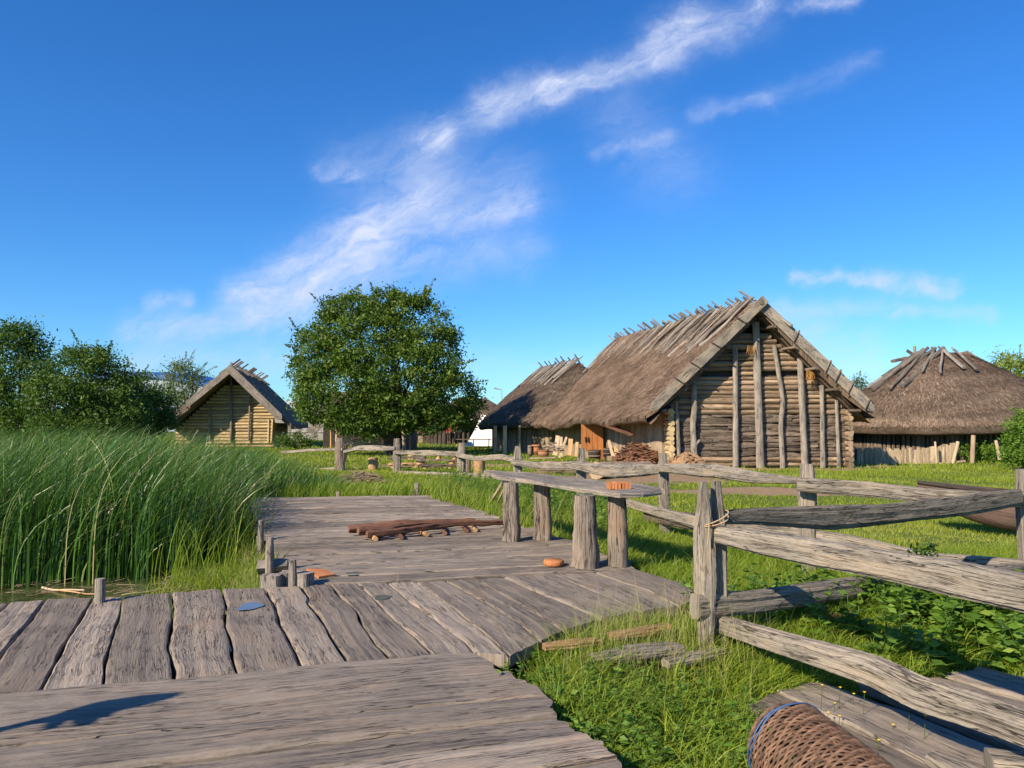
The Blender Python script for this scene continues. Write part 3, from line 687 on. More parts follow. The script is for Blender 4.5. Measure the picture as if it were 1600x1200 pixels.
frail(fc, [R_(1108, 832, 6.1), R_(1200, 850, 5.65), R_(1300, 868, 5.2), R_(1400, 885, 4.75), R_(1500, 905, 4.35), R_(1620, 930, 3.95), R_(1800, 965, 3.5)], [.12, .15, .16, .15, .15], [.12, .175, .18, .17, .20, .19, .20], rough=.085, n=120, k=36, rnd=.8)
frail(fc, [R_(1086, 948, 5.98), R_(1180, 941, 6.3), R_(1280, 926, 6.75), R_(1380, 911, 7.3), R_(1500, 900, 7.8), R_(1600, 890, 8.4)], [.13, .14, .13, .12], [.19, .18, .17, .15, .14, .14], rough=.08, n=90, k=32, rnd=.3)
frail(fc, [R_(1128, 975, 6.1), R_(1200, 998, 5.6), R_(1300, 1028, 5.0), R_(1370, 1050, 4.7), R_(1440, 1085, 4.35), R_(1520, 1110, 4.05), R_(1620, 1145, 3.75), R_(1800, 1210, 3.4)], [.13, .14, .14, .15], [.14, .15, .145, .17, .18, .16, .16], rough=.085, n=120, k=36, rnd=.95)
m = M(); c0 = R_(1106, 815, 5.95)
for k in range(2):
    a_ = np.linspace(0, 2*math.pi, 20); pts = np.stack([1.56+.135*np.cos(a_), 6.07+.115*np.sin(a_), c0[2]+.012*k+.03*np.sin(a_+k)+.03*np.cos(a_)], 1)
    sweep(m, pts, circ(6, .006), caps=False)
log(m, R_(1108, 815, 5.93), R_(1106, 850, 5.93), .006, .005, k=5, n=5, bend=.1)
ROPE = plain('twine', (.42, .29, .16), .9, .3, 40); part('cord', m, ROPE, fc)

# ------------------------------------------------------------------ lower right: boards, timber pieces, fish trap
bw = thing('boardwalk', 'low boardwalk of wide brown planks sloping away at the bottom right corner', 'boardwalk', (2.8, 4, -.25))
def lowplank(parent, pts4, z, rnd, mat=W_DECK, th=.06, name='plank'):
    m = M(); a_, b_, c_, d_ = [G(*p, z)[:2] for p in pts4]
    plank_between(m, [a_, (a_*.6+b_*.4), b_], [d_, (d_*.4+c_*.6), c_], .004, .004, z, th, n=24, k=6, amp=.01, endwob=.03); return part(name, m, mat, parent)
Z1 = -.20
lowplank(bw, [(1285, 1062), (1760, 1240), (1660, 1290), (1215, 1078)], Z1, .2)
lowplank(bw, [(1215, 1080), (1660, 1292), (1540, 1345), (1165, 1105)], Z1-.02, .5)
lowplank(bw, [(1470, 1058), (1800, 1150), (1760, 1236), (1340, 1066)], Z1+.01, .8)
lowplank(bw, [(1535, 1042), (1850, 1110), (1800, 1148), (1475, 1054)], Z1, .6)
m = M(); A = G(1545, 1192, -.1); B = A+np.array([.75, -.25, .0]); hewn(m, [A, B], [.20, .2], [.11, .11], n=8, k=12, rough=.06, rnd=.9)
solo('timber_chunk', m, W_GREY, 'pale grey squared timber end cut off by the bottom right corner', 'timber', 'cut timbers by the boardwalk')
m = M(); A = G(1458, 1185, -.14); B = G(1580, 1240, -.14); hewn(m, [A, B], [.12, .24, .22], [.07, .08, .06], n=10, k=12, rough=.08, rnd=.8)
solo('timber_chunk', m, W_GREY, 'flat pointed timber offcut between the fish trap and the pale squared end', 'timber', 'cut timbers by the boardwalk')
for a_, b_, ws, hs, z, lb, mt_ in (((925, 1040), (1060, 1022), [.12, .2, .22], [.07, .1, .07], -.13, 'large pale split plank end lying in the grass between deck and fence', W_POST), ((850, 1022), (935, 1012), [.07, .10, .08], [.05, .06, .05], -.07, 'small reddish board end half hidden in grass nearest the deck corner', W_CUT), ((955, 1005), (1045, 990), [.10, .12, .12], [.06, .07, .06], -.08, 'reddish brown split board in the grass behind the large pale one', W_CUT),
      ((1040, 1048), (1130, 1028), [.10, .14, .12], [.06, .08, .06], -.17, 'grey plank end running from the grass to the foot of the doubled post', W_POST), ((1335, 955), (1400, 940), [.14, .2, .16], [.1, .12, .1], -.12, 'pale timber lying among nettles beyond the lowest rails', W_POST), ((1262, 985), (1330, 962), [.14, .2, .2], [.1, .12, .12], -.15, 'orange ended block in the shade of the nettles under the rails', W_CUT)):
    m = M(); hewn(m, [G(*a_, z)+[0, 0, .05], G(*b_, z)+[0, 0, .05]], ws, hs, n=40, k=28, rough=.10, rnd=random.random()); solo('timber_piece', m, mt_, lb, 'timber', 'old timbers lying in the grass')

# wicker fish trap: a woven tube with a tapering closed end
ft = thing('fish_trap', 'woven brown wicker fish trap lying on the boardwalk, blue cord round its closed end', 'fish trap', (1.7, 3.6, -.2))
c0 = D(1222, 1153, 3.75); c1 = D(1395, 1330, 2.95)
axis = unit(c1-c0); sideA = unit(np.cross(axis, (0, 0, 1))); upA = np.cross(sideA, axis); Ltrap = 1.25
ts = np.linspace(-.10, Ltrap, 112)
def trad(t):
    t = np.asarray(t); return np.where(t < .06, .195*np.sqrt(np.clip((t+.105)/.165, 0, 1)), .195+.035*np.clip(t/.5, 0, 1))
NST = 30; m = M()
for k in range(NST):
    a_ = 2*math.pi*k/NST; tt_ = np.linspace(-.10, Ltrap, 40); r_ = trad(tt_)
    P_ = c0+axis*tt_[:, None]+(sideA*math.cos(a_)+upA*math.sin(a_))*r_[:, None]
    sweep(m, P_, circ(5, .0045), up=axis, rnd=random.random(), smooth=True, caps=False) if False else log(m, P_[0], P_[-1], .0045, .0045, k=5, n=40, path=P_, rough=.1)
part('stakes', m, W_BARK, ft)
m = M()
for q_, t0 in enumerate(ts):
    a_ = np.linspace(0, 2*math.pi, NST*4+1); r_ = float(trad(t0))+.007*np.cos(a_*NST/2+q_*1.9); tw = t0+.003*np.sin(a_*3+q_)+.002*rng.standard_normal(1)
    P_ = c0+axis*(tw if np.ndim(tw) else tw)[:, None]+(sideA[None]*np.cos(a_)[:, None]+upA[None]*np.sin(a_)[:, None])*r_[:, None]
    K = 5; an = np.linspace(0, 2*math.pi, K, endpoint=False); rd = (sideA[None]*np.cos(a_)[:, None]+upA[None]*np.sin(a_)[:, None])
    V = P_[:, None]+rd[:, None]*(np.cos(an)*.0062)[None, :, None]+axis[None, None]*(np.sin(an)*.0070)[None, :, None]
    n_ = len(a_); i, j = np.meshgrid(np.arange(n_-1), np.arange(K), indexing='ij'); Q = np.stack([i*K+j, i*K+(j+1) % K, (i+1)*K+(j+1) % K, (i+1)*K+j], -1).reshape(-1, 4)
    rr = .5+.5*np.sin(np.repeat(np.floor(a_*NST/6.283/5), K)*2.1+q_*.7)*rng.random(); m.add(V.reshape(-1, 3), Q, UV=np.stack([np.repeat(a_*.2, K), np.tile(an*.01, n_), np.zeros(n_*K)], 1), R=rr*.9, smooth=True)
W_WICK = wood('wicker_rods', (.32, .185, .115), (.12, .068, .044), crack=.4, bump=.5, tint=.65, rough=.6); part('basket_weave', m, W_WICK, ft)
m = M()
for dt in (0, .012):
    a_ = np.linspace(0, 2*math.pi, 60); t0 = .085+dt*(1+np.sin(a_*2+1))+.016*np.sin(a_*2)+.006*np.sin(a_*5); P_ = c0+axis*t0[:, None]+(sideA[None]*np.cos(a_)[:, None]+upA[None]*np.sin(a_)[:, None])*.213
    sweep(m, P_, circ(6, .004), caps=False)
part('cord', m, plain('blue_cord', (.05, .10, .21), .6, .3, 60), ft)

# dugout boat drawn up on the grass behind the fence
bt_ = thing('dugout_boat', 'dark wooden boat with upturned prow drawn up on grass behind the fence', 'boat', (8, 12, -.1))
prow = R_(1434, 752, 13.2); d2 = unit(np.array([1.0, -.42])); 
st = np.linspace(0, 1, 26); Lb = 5.2
cx = prow[0]+d2[0]*Lb*st; cy = prow[1]+d2[1]*Lb*st; nrm = np.array([-d2[1], d2[0]])
half = .62*np.sin(np.clip(st*1.25, 0, 1)*math.pi/2)**.8*np.where(st > .85, 1-(st-.85)*3.5, 1); gun = .62-.22*np.sin(np.clip(st*1.5, 0, 1)*math.pi/2)+.16*np.clip((st-.8)*5, 0, 1)**2; keel = np.where(st < .3, .55*(1-st/.3)**1.8, 0)-.14
m = M(); rows = []; prof = np.array([(-1, 1), (-.92, .6), (-.7, .25), (-.35, .05), (0, 0), (.35, .05), (.7, .25), (.92, .6), (1, 1)])
for inset in (0, 1):
    V = []
    for k in range(26):
        for (a_, h_) in prof:
            hh = max(half[k]-.045*inset, .006); zz = keel[k]+.05*inset+(gun[k]-keel[k]-.05*inset)*h_
            V.append((cx[k]+nrm[0]*a_*hh, cy[k]+nrm[1]*a_*hh, zz))
    i, j = np.meshgrid(np.arange(25), np.arange(8), indexing='ij'); a_ = i*9+j; Q = np.stack([a_, a_+1, a_+10, a_+9], -1).reshape(-1, 4); Q = Q if inset else Q[:, ::-1]
    uv = np.zeros((26*9, 3)); uv[:, 0] = np.repeat(st*Lb, 9); uv[:, 1] = np.tile(np.linspace(0, 1.4, 9), 26)
    m.add(V, Q, UV=uv, R=.5, smooth=True)
W_BOAT = wood('tarred_boat_wood', (.20, .125, .10), (.09, .055, .045), crack=.5, bump=.4, tint=.2, gs=.5); part('hull', m, W_BOAT, bt_)
for sgn in (-1, 1):
    m = M(); P_ = np.stack([cx+nrm[0]*sgn*half, cy+nrm[1]*sgn*half, gun+.01], 1); log(m, P_[0], P_[-1], .035, .035, path=P_, n=26, k=8, rough=.05); part('gunwale', m, W_DARK, bt_)
for f in (.35, .7):
    k = int(f*25); m = M(); board(m, (cx[k]-nrm[0]*half[k], cy[k]-nrm[1]*half[k], gun[k]-.08), (cx[k]+nrm[0]*half[k], cy[k]+nrm[1]*half[k], gun[k]-.08), .22, .03); part('thwart', m, W_OLD, bt_)

# unseen post added left of view to cast the hooked shadow; carving is guessed
cp = thing('shadow_post', 'tall unseen post added to cast the hooked shadow, its beast head guessed', 'shadow post', (-4.2, 2.4, 0))
bx_, by_ = -2.08-SD[0]*3.25, 4.74-SD[1]*3.25
m = M(); log(m, (bx_, by_, -.1), (bx_, by_, 1.82), .065, .055, n=14, k=12, rough=.08, up=(0, 1, 0)); part('shaft', m, W_POST, cp)
m = M(); q_ = unit(np.array([SD[1], -SD[0], 0.0])); c = np.array([bx_, by_, 0.0])
hewn(m, [c+[0, 0, 1.62], c+q_*.03+[0, 0, 1.8], c+q_*.10+[0, 0, 2.02]], [.13, .20, .19, .10], [.13, .20, .18, .08], n=14, k=14, rough=.08, up=(SD[0], SD[1], 0))
hewn(m, [c+q_*.0+[0, 0, 1.80], c+q_*.26+[0, 0, 1.70]], [.14, .10, .05], [.12, .10, .04], n=10, k=12, rough=.08)
hewn(m, [c+q_*.02+[0, 0, 1.70], c+q_*.20+[0, 0, 1.60]], [.08, .07, .03], [.08, .05, .03], n=8, k=12, rough=.08)
part('guessed_head', m, W_POST, cp)
# ------------------------------------------------------------------ thatch
def thatchmat(name, light, dark, moss=0.25):
    mt, t, out = newmat(name); uv = attr(t, 'guv', True); r = attr(t, 'rnd')
    w1 = t.noise(t.vmath('MULTIPLY', uv, (28, 5, 1)), 1.0, 5, .7, .3)
    w2 = t.noise(uv, .9, 5, .6); w3 = t.noise(t.vmath('MULTIPLY', uv, (9, 9, 1)), 1.0, 4, .6)
    c = t.mix(t.maprange(w1, .32, .68, 0, 1), dark, light)
    c = t.mix(t.maprange(w2, .42, .60, .0, .65), c, tuple(x*.62 for x in dark), 'MIX')
    c = t.mix(t.maprange(w3, .50, .75, 0, .5), c, (light[0]*1.1, light[1]*.82, light[2]*.7))
    c = t.mix(t.maprange(t.noise(uv, 2.3, 4), .56, .7, 0, moss), c, (.16, .16, .07))
    c = t.mix(1.0, c, t.ramp(r, [(0, .5), (1, 1.6)]), 'MULTIPLY')
    b = t.node('ShaderNodeBsdfPrincipled'); t.put(b.inputs['Base Color'], c); b.inputs['Roughness'].default_value = .95; b.inputs['Specular IOR Level'].default_value = .1
    bp = t.node('ShaderNodeBump'); bp.inputs['Strength'].default_value = 1.0; bp.inputs['Distance'].default_value = .06; t.put(bp.inputs['Height'], t.math('ADD', w1, w3)); t.l.new(bp.outputs[0], b.inputs['Normal'])
    t.l.new(b.outputs[0], out.inputs[0]); return mt
T_MAIN = thatchmat('thatch_brown', (.37, .265, .19), (.16, .105, .075))
T_SHADE = thatchmat('thatch_shaded', (.19, .145, .11), (.085, .06, .046))  # darker thatch for the house behind; its shade is put into the colour
T_DARK = thatchmat('thatch_dark', (.27, .20, .15), (.115, .08, .06))
def grid(m, P, uv=None, closed=False, flip=False, rnd=.5, smooth=True):
    n, k = P.shape[:2]
    if uv is None:
        uv = np.zeros((n, k, 3)); uv[:, 1:, 1] = np.cumsum(np.linalg.norm(np.diff(P, axis=1), axis=2), 1); uv[1:, :, 0] = np.cumsum(np.linalg.norm(np.diff(P, axis=0), axis=2), 0)
    i, j = np.meshgrid(np.arange(n-1), np.arange(k-1), indexing='ij'); a = i*k+j; Q = np.stack([a, a+1, a+k+1, a+k], -1).reshape(-1, 4)
    if flip: Q = Q[:, ::-1]
    m.add(P.reshape(-1, 3), Q, UV=uv.reshape(-1, 3), R=rnd, smooth=smooth); return uv
def smoothnoise(n, k, amp, fn=5, fk=5):
    i = np.linspace(0, 1, n)[:, None]; j = np.linspace(0, 1, k)[None]; z = np.zeros((n, k))
    for o in range(1, 6):
        a, b, p, q = [random.uniform(.5, 1)*fn*o, random.uniform(.5, 1)*fk*o, random.random()*6, random.random()*6]
        z += amp/o*np.sin(i*a*2+p+j*2)*np.cos(j*b*2+q+i*1.5)
    return z
def straws(m, P, uv, n, ln=(.12, .3), wd=.014, lift=.05, edge_rows=None, edge_n=0):
    """loose straw ends over a thatch grid P[i along, j down the slope]"""
    N, K = P.shape[:2]
    def put(fi, fj, ln, lift, extra=0):
        i0 = np.clip(fi.astype(int), 0, N-2); j0 = np.clip(fj.astype(int), 0, K-2); a = (fi-i0)[:, None]; b = (fj-j0)[:, None]
        p = (P[i0, j0]*(1-a)+P[i0+1, j0]*a)*(1-b)+(P[i0, j0+1]*(1-a)+P[i0+1, j0+1]*a)*b
        du = unit(P[i0+1, j0]-P[i0, j0]); dv = unit(P[i0, j0+1]-P[i0, j0]); nr = unit(np.cross(du, dv)); nr = np.where(nr[:, 2:3] < 0, -nr, nr)
        k_ = len(fi); L = rng.uniform(ln[0], ln[1], (k_, 1)); d = unit(dv+du*rng.normal(0, .28, (k_, 1))+nr*rng.uniform(0, lift*4, (k_, 1)))
        if extra: d = unit(d+np.array([0, 0, -extra]))
        s = unit(np.cross(d, nr))*wd*.5*rng.uniform(.6, 1.4, (k_, 1))
        A = p+nr*.004-d*.04; V = np.stack([A-s, A+s, A+d*L+s*.4+nr*.01, A+d*L-s*.4+nr*.01], 1).reshape(-1, 3)
        Q = np.arange(k_*4).reshape(-1, 4); u0 = uv[i0, j0]+rng.random((k_, 3))*.2; m.add(V, Q, UV=np.repeat(u0, 4, 0), R=np.repeat(rng.random(k_), 4))
    put(rng.random(n)*(N-1), rng.random(n)*(K-1), ln, lift)
    if edge_n: put(rng.random(edge_n)*(N-1), rng.uniform(edge_rows[0], edge_rows[1], edge_n), (.10, .26), .02, .25)

def hip_roof(parent, c, ax, a, b, rh, ze, zr, thick, mat, n=12000, sag=.10, wd=.016, pw=2.6, hollow=.0, rise=None):
    """thatched roof on an oblong plan: c centre, ax ridge direction, a,b half sizes, rh half ridge"""
    ax = unit(np.array([ax[0], ax[1], 0.0])); sd = np.array([-ax[1], ax[0], 0.0]); c = np.array([c[0], c[1], 0.0])
    N, K = 120, 26; th = np.linspace(0, 2*math.pi, N); v = np.linspace(0, 1, K)
    ce, se = np.cos(th), np.sin(th); E = np.stack([np.sign(ce)*np.abs(ce)**(2/pw)*a, np.sign(se)*np.abs(se)**(2/pw)*b], 1)
    R = np.stack([np.clip(E[:, 0], -rh, rh), np.zeros(N)], 1)
    pl = R[:, None]*(1-v[None, :, None])+E[:, None]*v[None, :, None]
    zz = zr+(ze-zr)*(v-hollow*np.sin(v*math.pi))[None]; zz = np.repeat(zz, N, 0)
    nz = smoothnoise(N, K, .035, 7, 3); nz[-1] = nz[0]; zz = zz+nz
    P = c+ax*pl[:, :, :1]+sd*pl[:, :, 1:]; P[:, :, 2] = zz
    eg = smoothnoise(N, 2, .07, 14, 1)[:, :1]; eg[-1] = eg[0]; P[:, -3:, 2] += eg*np.array([[.4, .8, 1]])
    m = M(); uv = grid(m, P, rnd=.5)
    Eo = P[:, -1]; out_ = unit((E-R)+1e-6); O3 = ax*out_[:, :1]+sd*out_[:, 1:]
    low = [Eo, Eo+O3*.02+[0, 0, -.10], Eo-O3*.03+[0, 0, -thick*.8], Eo-O3*.15+[0, 0, -thick], Eo-O3*.9+[0, 0, -thick+.45], Eo-O3*min(b, a)*.8+[0, 0, -thick+1.0]]
    grid(m, np.stack(low, 1), rnd=.35)
    straws(m, P, uv, n, wd=wd, edge_rows=(K-2.5, K-1.05), edge_n=n//4)
    return part('thatch_roof', m, mat, parent), P

def poles_over(parent, P0, P1, down, n, L0, L1, over, side_n, name='ridge_pole', r=(.035, .06), skew=0.15, mat=None, k=7, bendy=.03, hover=.06):
    """poles laid over a ridge P0-P1; down: unit vector down the slope"""
    P0 = np.asarray(P0, float); P1 = np.asarray(P1, float); ax = unit(P1-P0)
    for q in range(n):
        f = (q+.5+random.uniform(-.35, .35))/n; b = P0+(P1-P0)*f; nr = unit(np.cross(ax, down)); nr = nr if nr[2] > 0 else -nr
        d = unit(np.asarray(down)+ax*(skew+random.gauss(0, .07)))
        L = random.uniform(L0, L1); ov = random.uniform(*over); rr = random.uniform(*r)
        A = b-d*ov+nr*(hover+.02+random.random()*.04); B = b+d*L+nr*(hover*.7)
        m = M(); log(m, A, B, rr*.75, rr, bend=bendy, n=9, k=k, flat=.75, rough=.18, up=nr); part(name, m, mat or W_ROOF, parent)

# ------------------------------------------------------------------ the log house with the lit gable
H = thing('log_house', 'large log house with thatched roof, pole covered ridge and tall gable of stacked logs', 'house', (9.4, 30, 0))
r_ = unit(np.array([-.28, .96, 0])); g_ = unit(np.array([1.0, -.02, 0])); O = np.array([9.36, 28.85, 0.0]); ZR = 6.33; LEN = 14.0
N = 60; us = np.linspace(.06, LEN, N)
def xsec(u):
    """outer line from the left eave over the ridge to the right eave"""
    f = np.clip((u-(LEN-1.2))/1.2, 0, 1); hip = f**2
    v = np.linspace(1, 0, 24); s = -4.3*v; z = ZR-(ZR-1.93)*(v+.035*np.sin(v*math.pi))
    z = z - hip*.5*(1-v); 
    return s, z
P = np.zeros((N, 47, 3))
for i, u in enumerate(us):
    s, z = xsec(u); S_ = np.concatenate([s, -s[::-1][1:]*1.0]); Z_ = np.concatenate([z, z[::-1][1:]+.04])
    drop = -.30*np.clip((u-6)/8, 0, 1)*np.clip(np.abs(S_)/4.3, 0, 1)**3
    cross_wave = .10*math.sin(u*1.0+.6)+.05*math.sin(u*2.7)
    P[i] = O+r_*u+np.outer(S_, g_)+np.outer(Z_+drop+cross_wave*np.clip(np.abs(S_)/4.3, 0, 1)**6*.8, [0, 0, 1])
P[:, :, 2] += smoothnoise(N, 47, .03, 6, 6)
m = M(); Pl = P[:, :24][:, ::-1]; Pr = P[:, 23:]
uvl = grid(m, Pl); uvr = grid(m, Pr, flip=True)
gl3 = np.array([g_[0], g_[1], 0])
for Pe, sg in ((Pl[:, -1], -1), (Pr[:, -1], 1)):
    rows = [Pe, Pe+gl3*sg*.03+[0, 0, -.09], Pe-gl3*sg*.05+[0, 0, -.26], Pe-gl3*sg*.2+[0, 0, -.33], Pe-gl3*sg*1.0+[0, 0, .52-.05], Pe-gl3*sg*4.15+[0, 0, ZR-1.93-.55]]
    grid(m, np.stack(rows, 1), rnd=.35, flip=(sg > 0))
straws(m, Pl, uvl, 30000, wd=.034, ln=(.14, .36), edge_rows=(20.5, 22), edge_n=5000); straws(m, Pr, uvr, 1500, wd=.02)
# end faces of the thatch
for i in (0, N-1):
    top = P[i]; n_ = len(top); low = top.copy(); low[:, 2] -= .42-.30*np.abs(np.linspace(-1, 1, n_))**4; V = np.concatenate([top, low]); m.add(V, [(k, k+1, k+1+n_, k+n_) for k in range(n_-1)], UV=np.concatenate([top[:, [0, 2, 1]]]*2), R=.3)
part('thatch_roof', m, T_MAIN, H)
# ridge poles: left slope and the tips from the other slope
dl_ = unit(P[10, 14]-P[10, 22]); dr_ = unit(P[10, 32]-P[10, 24])
Ra = O+r_*.35+[0, 0, ZR]; Rb = O+r_*13.7+[0, 0, ZR-.25]
poles_over(H, Ra, Rb, dl_, 60, 1.6, 2.8, (.0, .35), 1, skew=.38, r=(.05, .095), bendy=.07, hover=.08)
poles_over(H, Ra+[0, 0, .02], Rb+[0, 0, .02], dr_, 34, 1.5, 2.2, (.25, .75), 1, skew=-.55, r=(.06, .10), hover=.10)
# bargeboards with pegs
def pegs(A, B, fs, nrm):
    for f in fs:
        c = np.array(A)*(1-f)+np.array(B)*f; m = M(); d = unit(np.array(B)-np.array(A)); e = np.cross(d, [0, 1, 0])
        log(m, c-e*.30+[0, -.10, 0]+d*.1, c+e*.26+[0, -.06, 0]-d*.05, .022, .026, k=6, n=4, bend=.05); log(m, c+e*.30+[0, .15, 0], c+e*.14+[0, -.20, .03], .03, .026, k=6, n=3)
        part('roof_peg', m, W_OLD, H)
def ctr(px, py, Y=28.62): return D(px, py, Y)
def bargeboard(parent, A, B, w0, w1, th, rounded=True, mat=None, n=24, rnd=.7):
    m = M(); n = n; t = np.linspace(0, 1, n); path = A+(B-A)*t[:, None]; wv = w0+(w1-w0)*t
    if rounded: wv = wv*np.sqrt(np.clip(1-((t-.975)/.025).clip(0, 1)**2*.92, .05, 1))
    base = np.array([[.5, -.46], [.5, .46], [.46, .5], [.15, .5], [-.15, .5], [-.46, .5], [-.5, .46], [-.5, -.46], [-.46, -.5], [.46, -.5]])
    sec = base[None]*np.stack([np.full(n, th), wv], 1)[:, None, :]*(1+.03*(rng.random((n, 10, 1))-.5)); sweep(m, path, sec, up=unit(np.cross([0, 1, 0], B-A))*-1 if False else unit(np.cross(B-A, [0, 1, 0])), rnd=rnd, smooth=False)
    return part('bargeboard', m, mat or W_GREY, parent)
A1 = ctr(1196, 467); B1 = ctr(1016, 641); bargeboard(H, A1, B1, .34, .36, .07, rnd=.55)
A2 = ctr(1190, 476, 28.78); B2 = ctr(1366, 642, 28.78); bargeboard(H, A2, B2, .38, .40, .07, rnd=.95)
pegs(A1, B1, (.20, .42, .60, .74), None); pegs(A2, B2, (.30, .58, .67, .78, .93), None)
m = M(); log(m, O+[0, -.30, ZR-.10], O+r_*.9+[0, 0, ZR-.12], .11, .11, k=12); part('ridge_beam', m, W_GREY, H)
# inner rafters and purlins under the overhang
for a_, b_, w_ in (((1190, 495), (1338, 648), .16), ((1180, 497), (1052, 622), .12)):
    m = M(); hewn(m, [D(*a_, 29.2), D(*b_, 29.2)], [.10, .1], [w_, w_, w_], n=14, k=12, rough=.06, rnd=.1); part('rafter', m, W_OLD, H)
for f in (.12, .3, .48, .66, .84):
    for sg in (-1, 1):
        s_ = sg*4.3*f; z_ = ZR-(ZR-1.93)*f-.47; m = M(); p = O+g_*s_+[0, 0, z_]; log(m, p+[0, -.05, 0]-r_*.05, p+r_*1.1, .06, .06, k=8, n=3); part('purlin', m, W_OLD, H)
# gable wall of stacked logs
XL, XR, YW = 6.08, 12.83, 29.55; XC = 9.17
def halfw(z): return (ZR-.42-z)/((ZR-1.93)/4.3)
m = M(); md = M(); z = .02
postx = [D(px, 700, YW)[0] for px in (1060, 1088, 1149, 1187, 1219, 1255, 1285, 1309)]
while z < 5.15:
    hgt = random.uniform(.16, .23) if z > 1.9 or z < .35 else random.uniform(.09, .16)
    lo = max(XL, XC-halfw(z+hgt)); hi = min(XR, XC+halfw(z+hgt)+.1); ed = [lo]+[p for p in postx if lo < p < hi]+[hi]
    x = lo
    cuts = sorted([lo, hi]+[p+random.uniform(-.03, .03) for p in postx if lo+.3 < p < hi-.3 and random.random() < (.55 if z > 1.9 else .85)])
    for c0, c1 in zip(cuts[:-1], cuts[1:]):
        if c1-c0 < .15: continue
        if random.random() < .04 and 2 < z < 4.5: continue
        zz = z+hgt/2+random.uniform(-.012, .012); r0 = hgt*.5*random.uniform(.9, 1.08)
        if z > 1.95 or z < .35:
            log(m, (c0+.01, YW+random.uniform(-.03, .03), zz), (c1-.01, YW+random.uniform(-.03, .03), zz+random.uniform(-.02, .02)), r0, r0*random.uniform(.9, 1.05), n=10, k=10, rough=.12, bend=.012)
        else:
            xx = c0
            while xx < c1-.1:
                l_ = min(random.uniform(.4, 1.6), c1-xx); 
                hewn(md, [(xx+.01, YW+random.uniform(-.05, .05), zz+random.uniform(-.02, .02)), (xx+l_-.01, YW+random.uniform(-.05, .05), zz+random.uniform(-.03, .03))], [.12, .14, .12], [hgt*1.15, hgt*1.2, hgt*random.uniform(.6, 1.1)], n=9, k=10, rough=.16, rnd=random.random()); xx += l_
    z += hgt*.93
part('log_wall', m, W_LOG, H); part('split_plank_wall', md, W_OLD, H, 'dark split planks filling the lower gable')
# dark back of the wall, keeps the gaps closed
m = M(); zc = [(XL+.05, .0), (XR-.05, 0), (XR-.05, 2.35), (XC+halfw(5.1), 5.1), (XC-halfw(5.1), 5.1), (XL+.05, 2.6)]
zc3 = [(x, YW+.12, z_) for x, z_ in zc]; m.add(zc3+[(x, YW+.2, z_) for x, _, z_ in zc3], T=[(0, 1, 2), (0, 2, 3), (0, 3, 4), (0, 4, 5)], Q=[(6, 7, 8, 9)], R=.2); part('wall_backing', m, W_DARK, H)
def gpost(px0, py0, px1, py1, wpx, mid=None, Y=29.32, r_=None, mat=None, fork=None):
    A = D(px1, py1+4, Y); B = D(px0, py0, Y); pts = [A]+([D(*q, Y) for q in mid] if mid else [])+[B]
    m = M(); wd = wpx/1200*Y/2; log(m, A, B, wd*1.08, wd*.92, path=pts, n=16, k=9, flat=.8, rough=.13, bend=0, up=(0, 1, 0), rnd=random.uniform(.55, 1), smooth=True)
    if fork: log(m, D(*fork[0], Y), D(*fork[1], Y), wd*.8, wd*.6, k=7, n=4)
    part('post', m, W_POST, H)
gpost(1057, 628, 1061, 714, 6); gpost(1085, 598, 1086, 712, 9, [(1083, 665), (1086, 640)], fork=((1087, 695), (1094, 688)))
gpost(1149, 541, 1150, 734, 9); gpost(1181, 503, 1189, 735, 11, [(1185, 620)]); gpost(1209, 539, 1223, 729, 7, [(1221, 690), (1219, 660), (1224, 630), (1216, 580)])
gpost(1250, 560, 1258, 734, 10); gpost(1284, 602, 1286, 732, 8); gpost(1307, 625, 1311, 727, 6, [(1309, 680)])
# rounded log ends stacked at both corners
for X0, side_, zt in ((XL-.02, -1, 2.25), (XR+.02, 1, 2.2)):
    m = M(); z = .1
    while z < zt:
        rr = random.uniform(.10, .135); log(m, (X0, YW-.34+random.uniform(-.04, .04), z), (X0+side_*.02, YW+.4, z), rr, rr, n=5, k=11, rough=.15, bend=.01); z += rr*1.72
    part('corner_log_ends', m, W_YEL if side_ < 0 else W_LOG, H)
# long side wall of upright planks
sw = lambda t_: np.array([XL+.05, YW, 0])+r_*t_
m = M(); t_ = .25; ms = M()
while t_ < 13.0:
    wv = random.uniform(.22, .38); 
    if not (7.1 < t_ < 8.1): p = sw(t_+wv/2); board(m if t_ < 7.6 else ms, (p[0], p[1], -.1), (p[0]+random.uniform(-.03, .03), p[1], 2.25), .05, wv*.98, up=tuple(r_), n=4, wob=.02)
    t_ += wv
part('side_wall', m, W_WALL, H); part('side_wall', ms, W_WALL, H)
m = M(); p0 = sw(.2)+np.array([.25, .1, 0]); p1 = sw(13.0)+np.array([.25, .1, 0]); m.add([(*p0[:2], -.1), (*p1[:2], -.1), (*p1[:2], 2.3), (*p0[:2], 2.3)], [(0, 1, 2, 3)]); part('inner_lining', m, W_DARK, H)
m = M(); pb = sw(13.0); board(m, (pb[0], pb[1], 1), (pb[0]+6.6, pb[1]-.1, 1), .1, 2.4); part('back_wall', m, W_LOG, H)
m = M(); pr = np.array([XR, YW, 0]); board(m, (pr[0], pr[1], 1.0), tuple(pr+r_*13+[0, 0, 1.0]), .2, 2.2); part('far_side_wall', m, W_LOG, H)
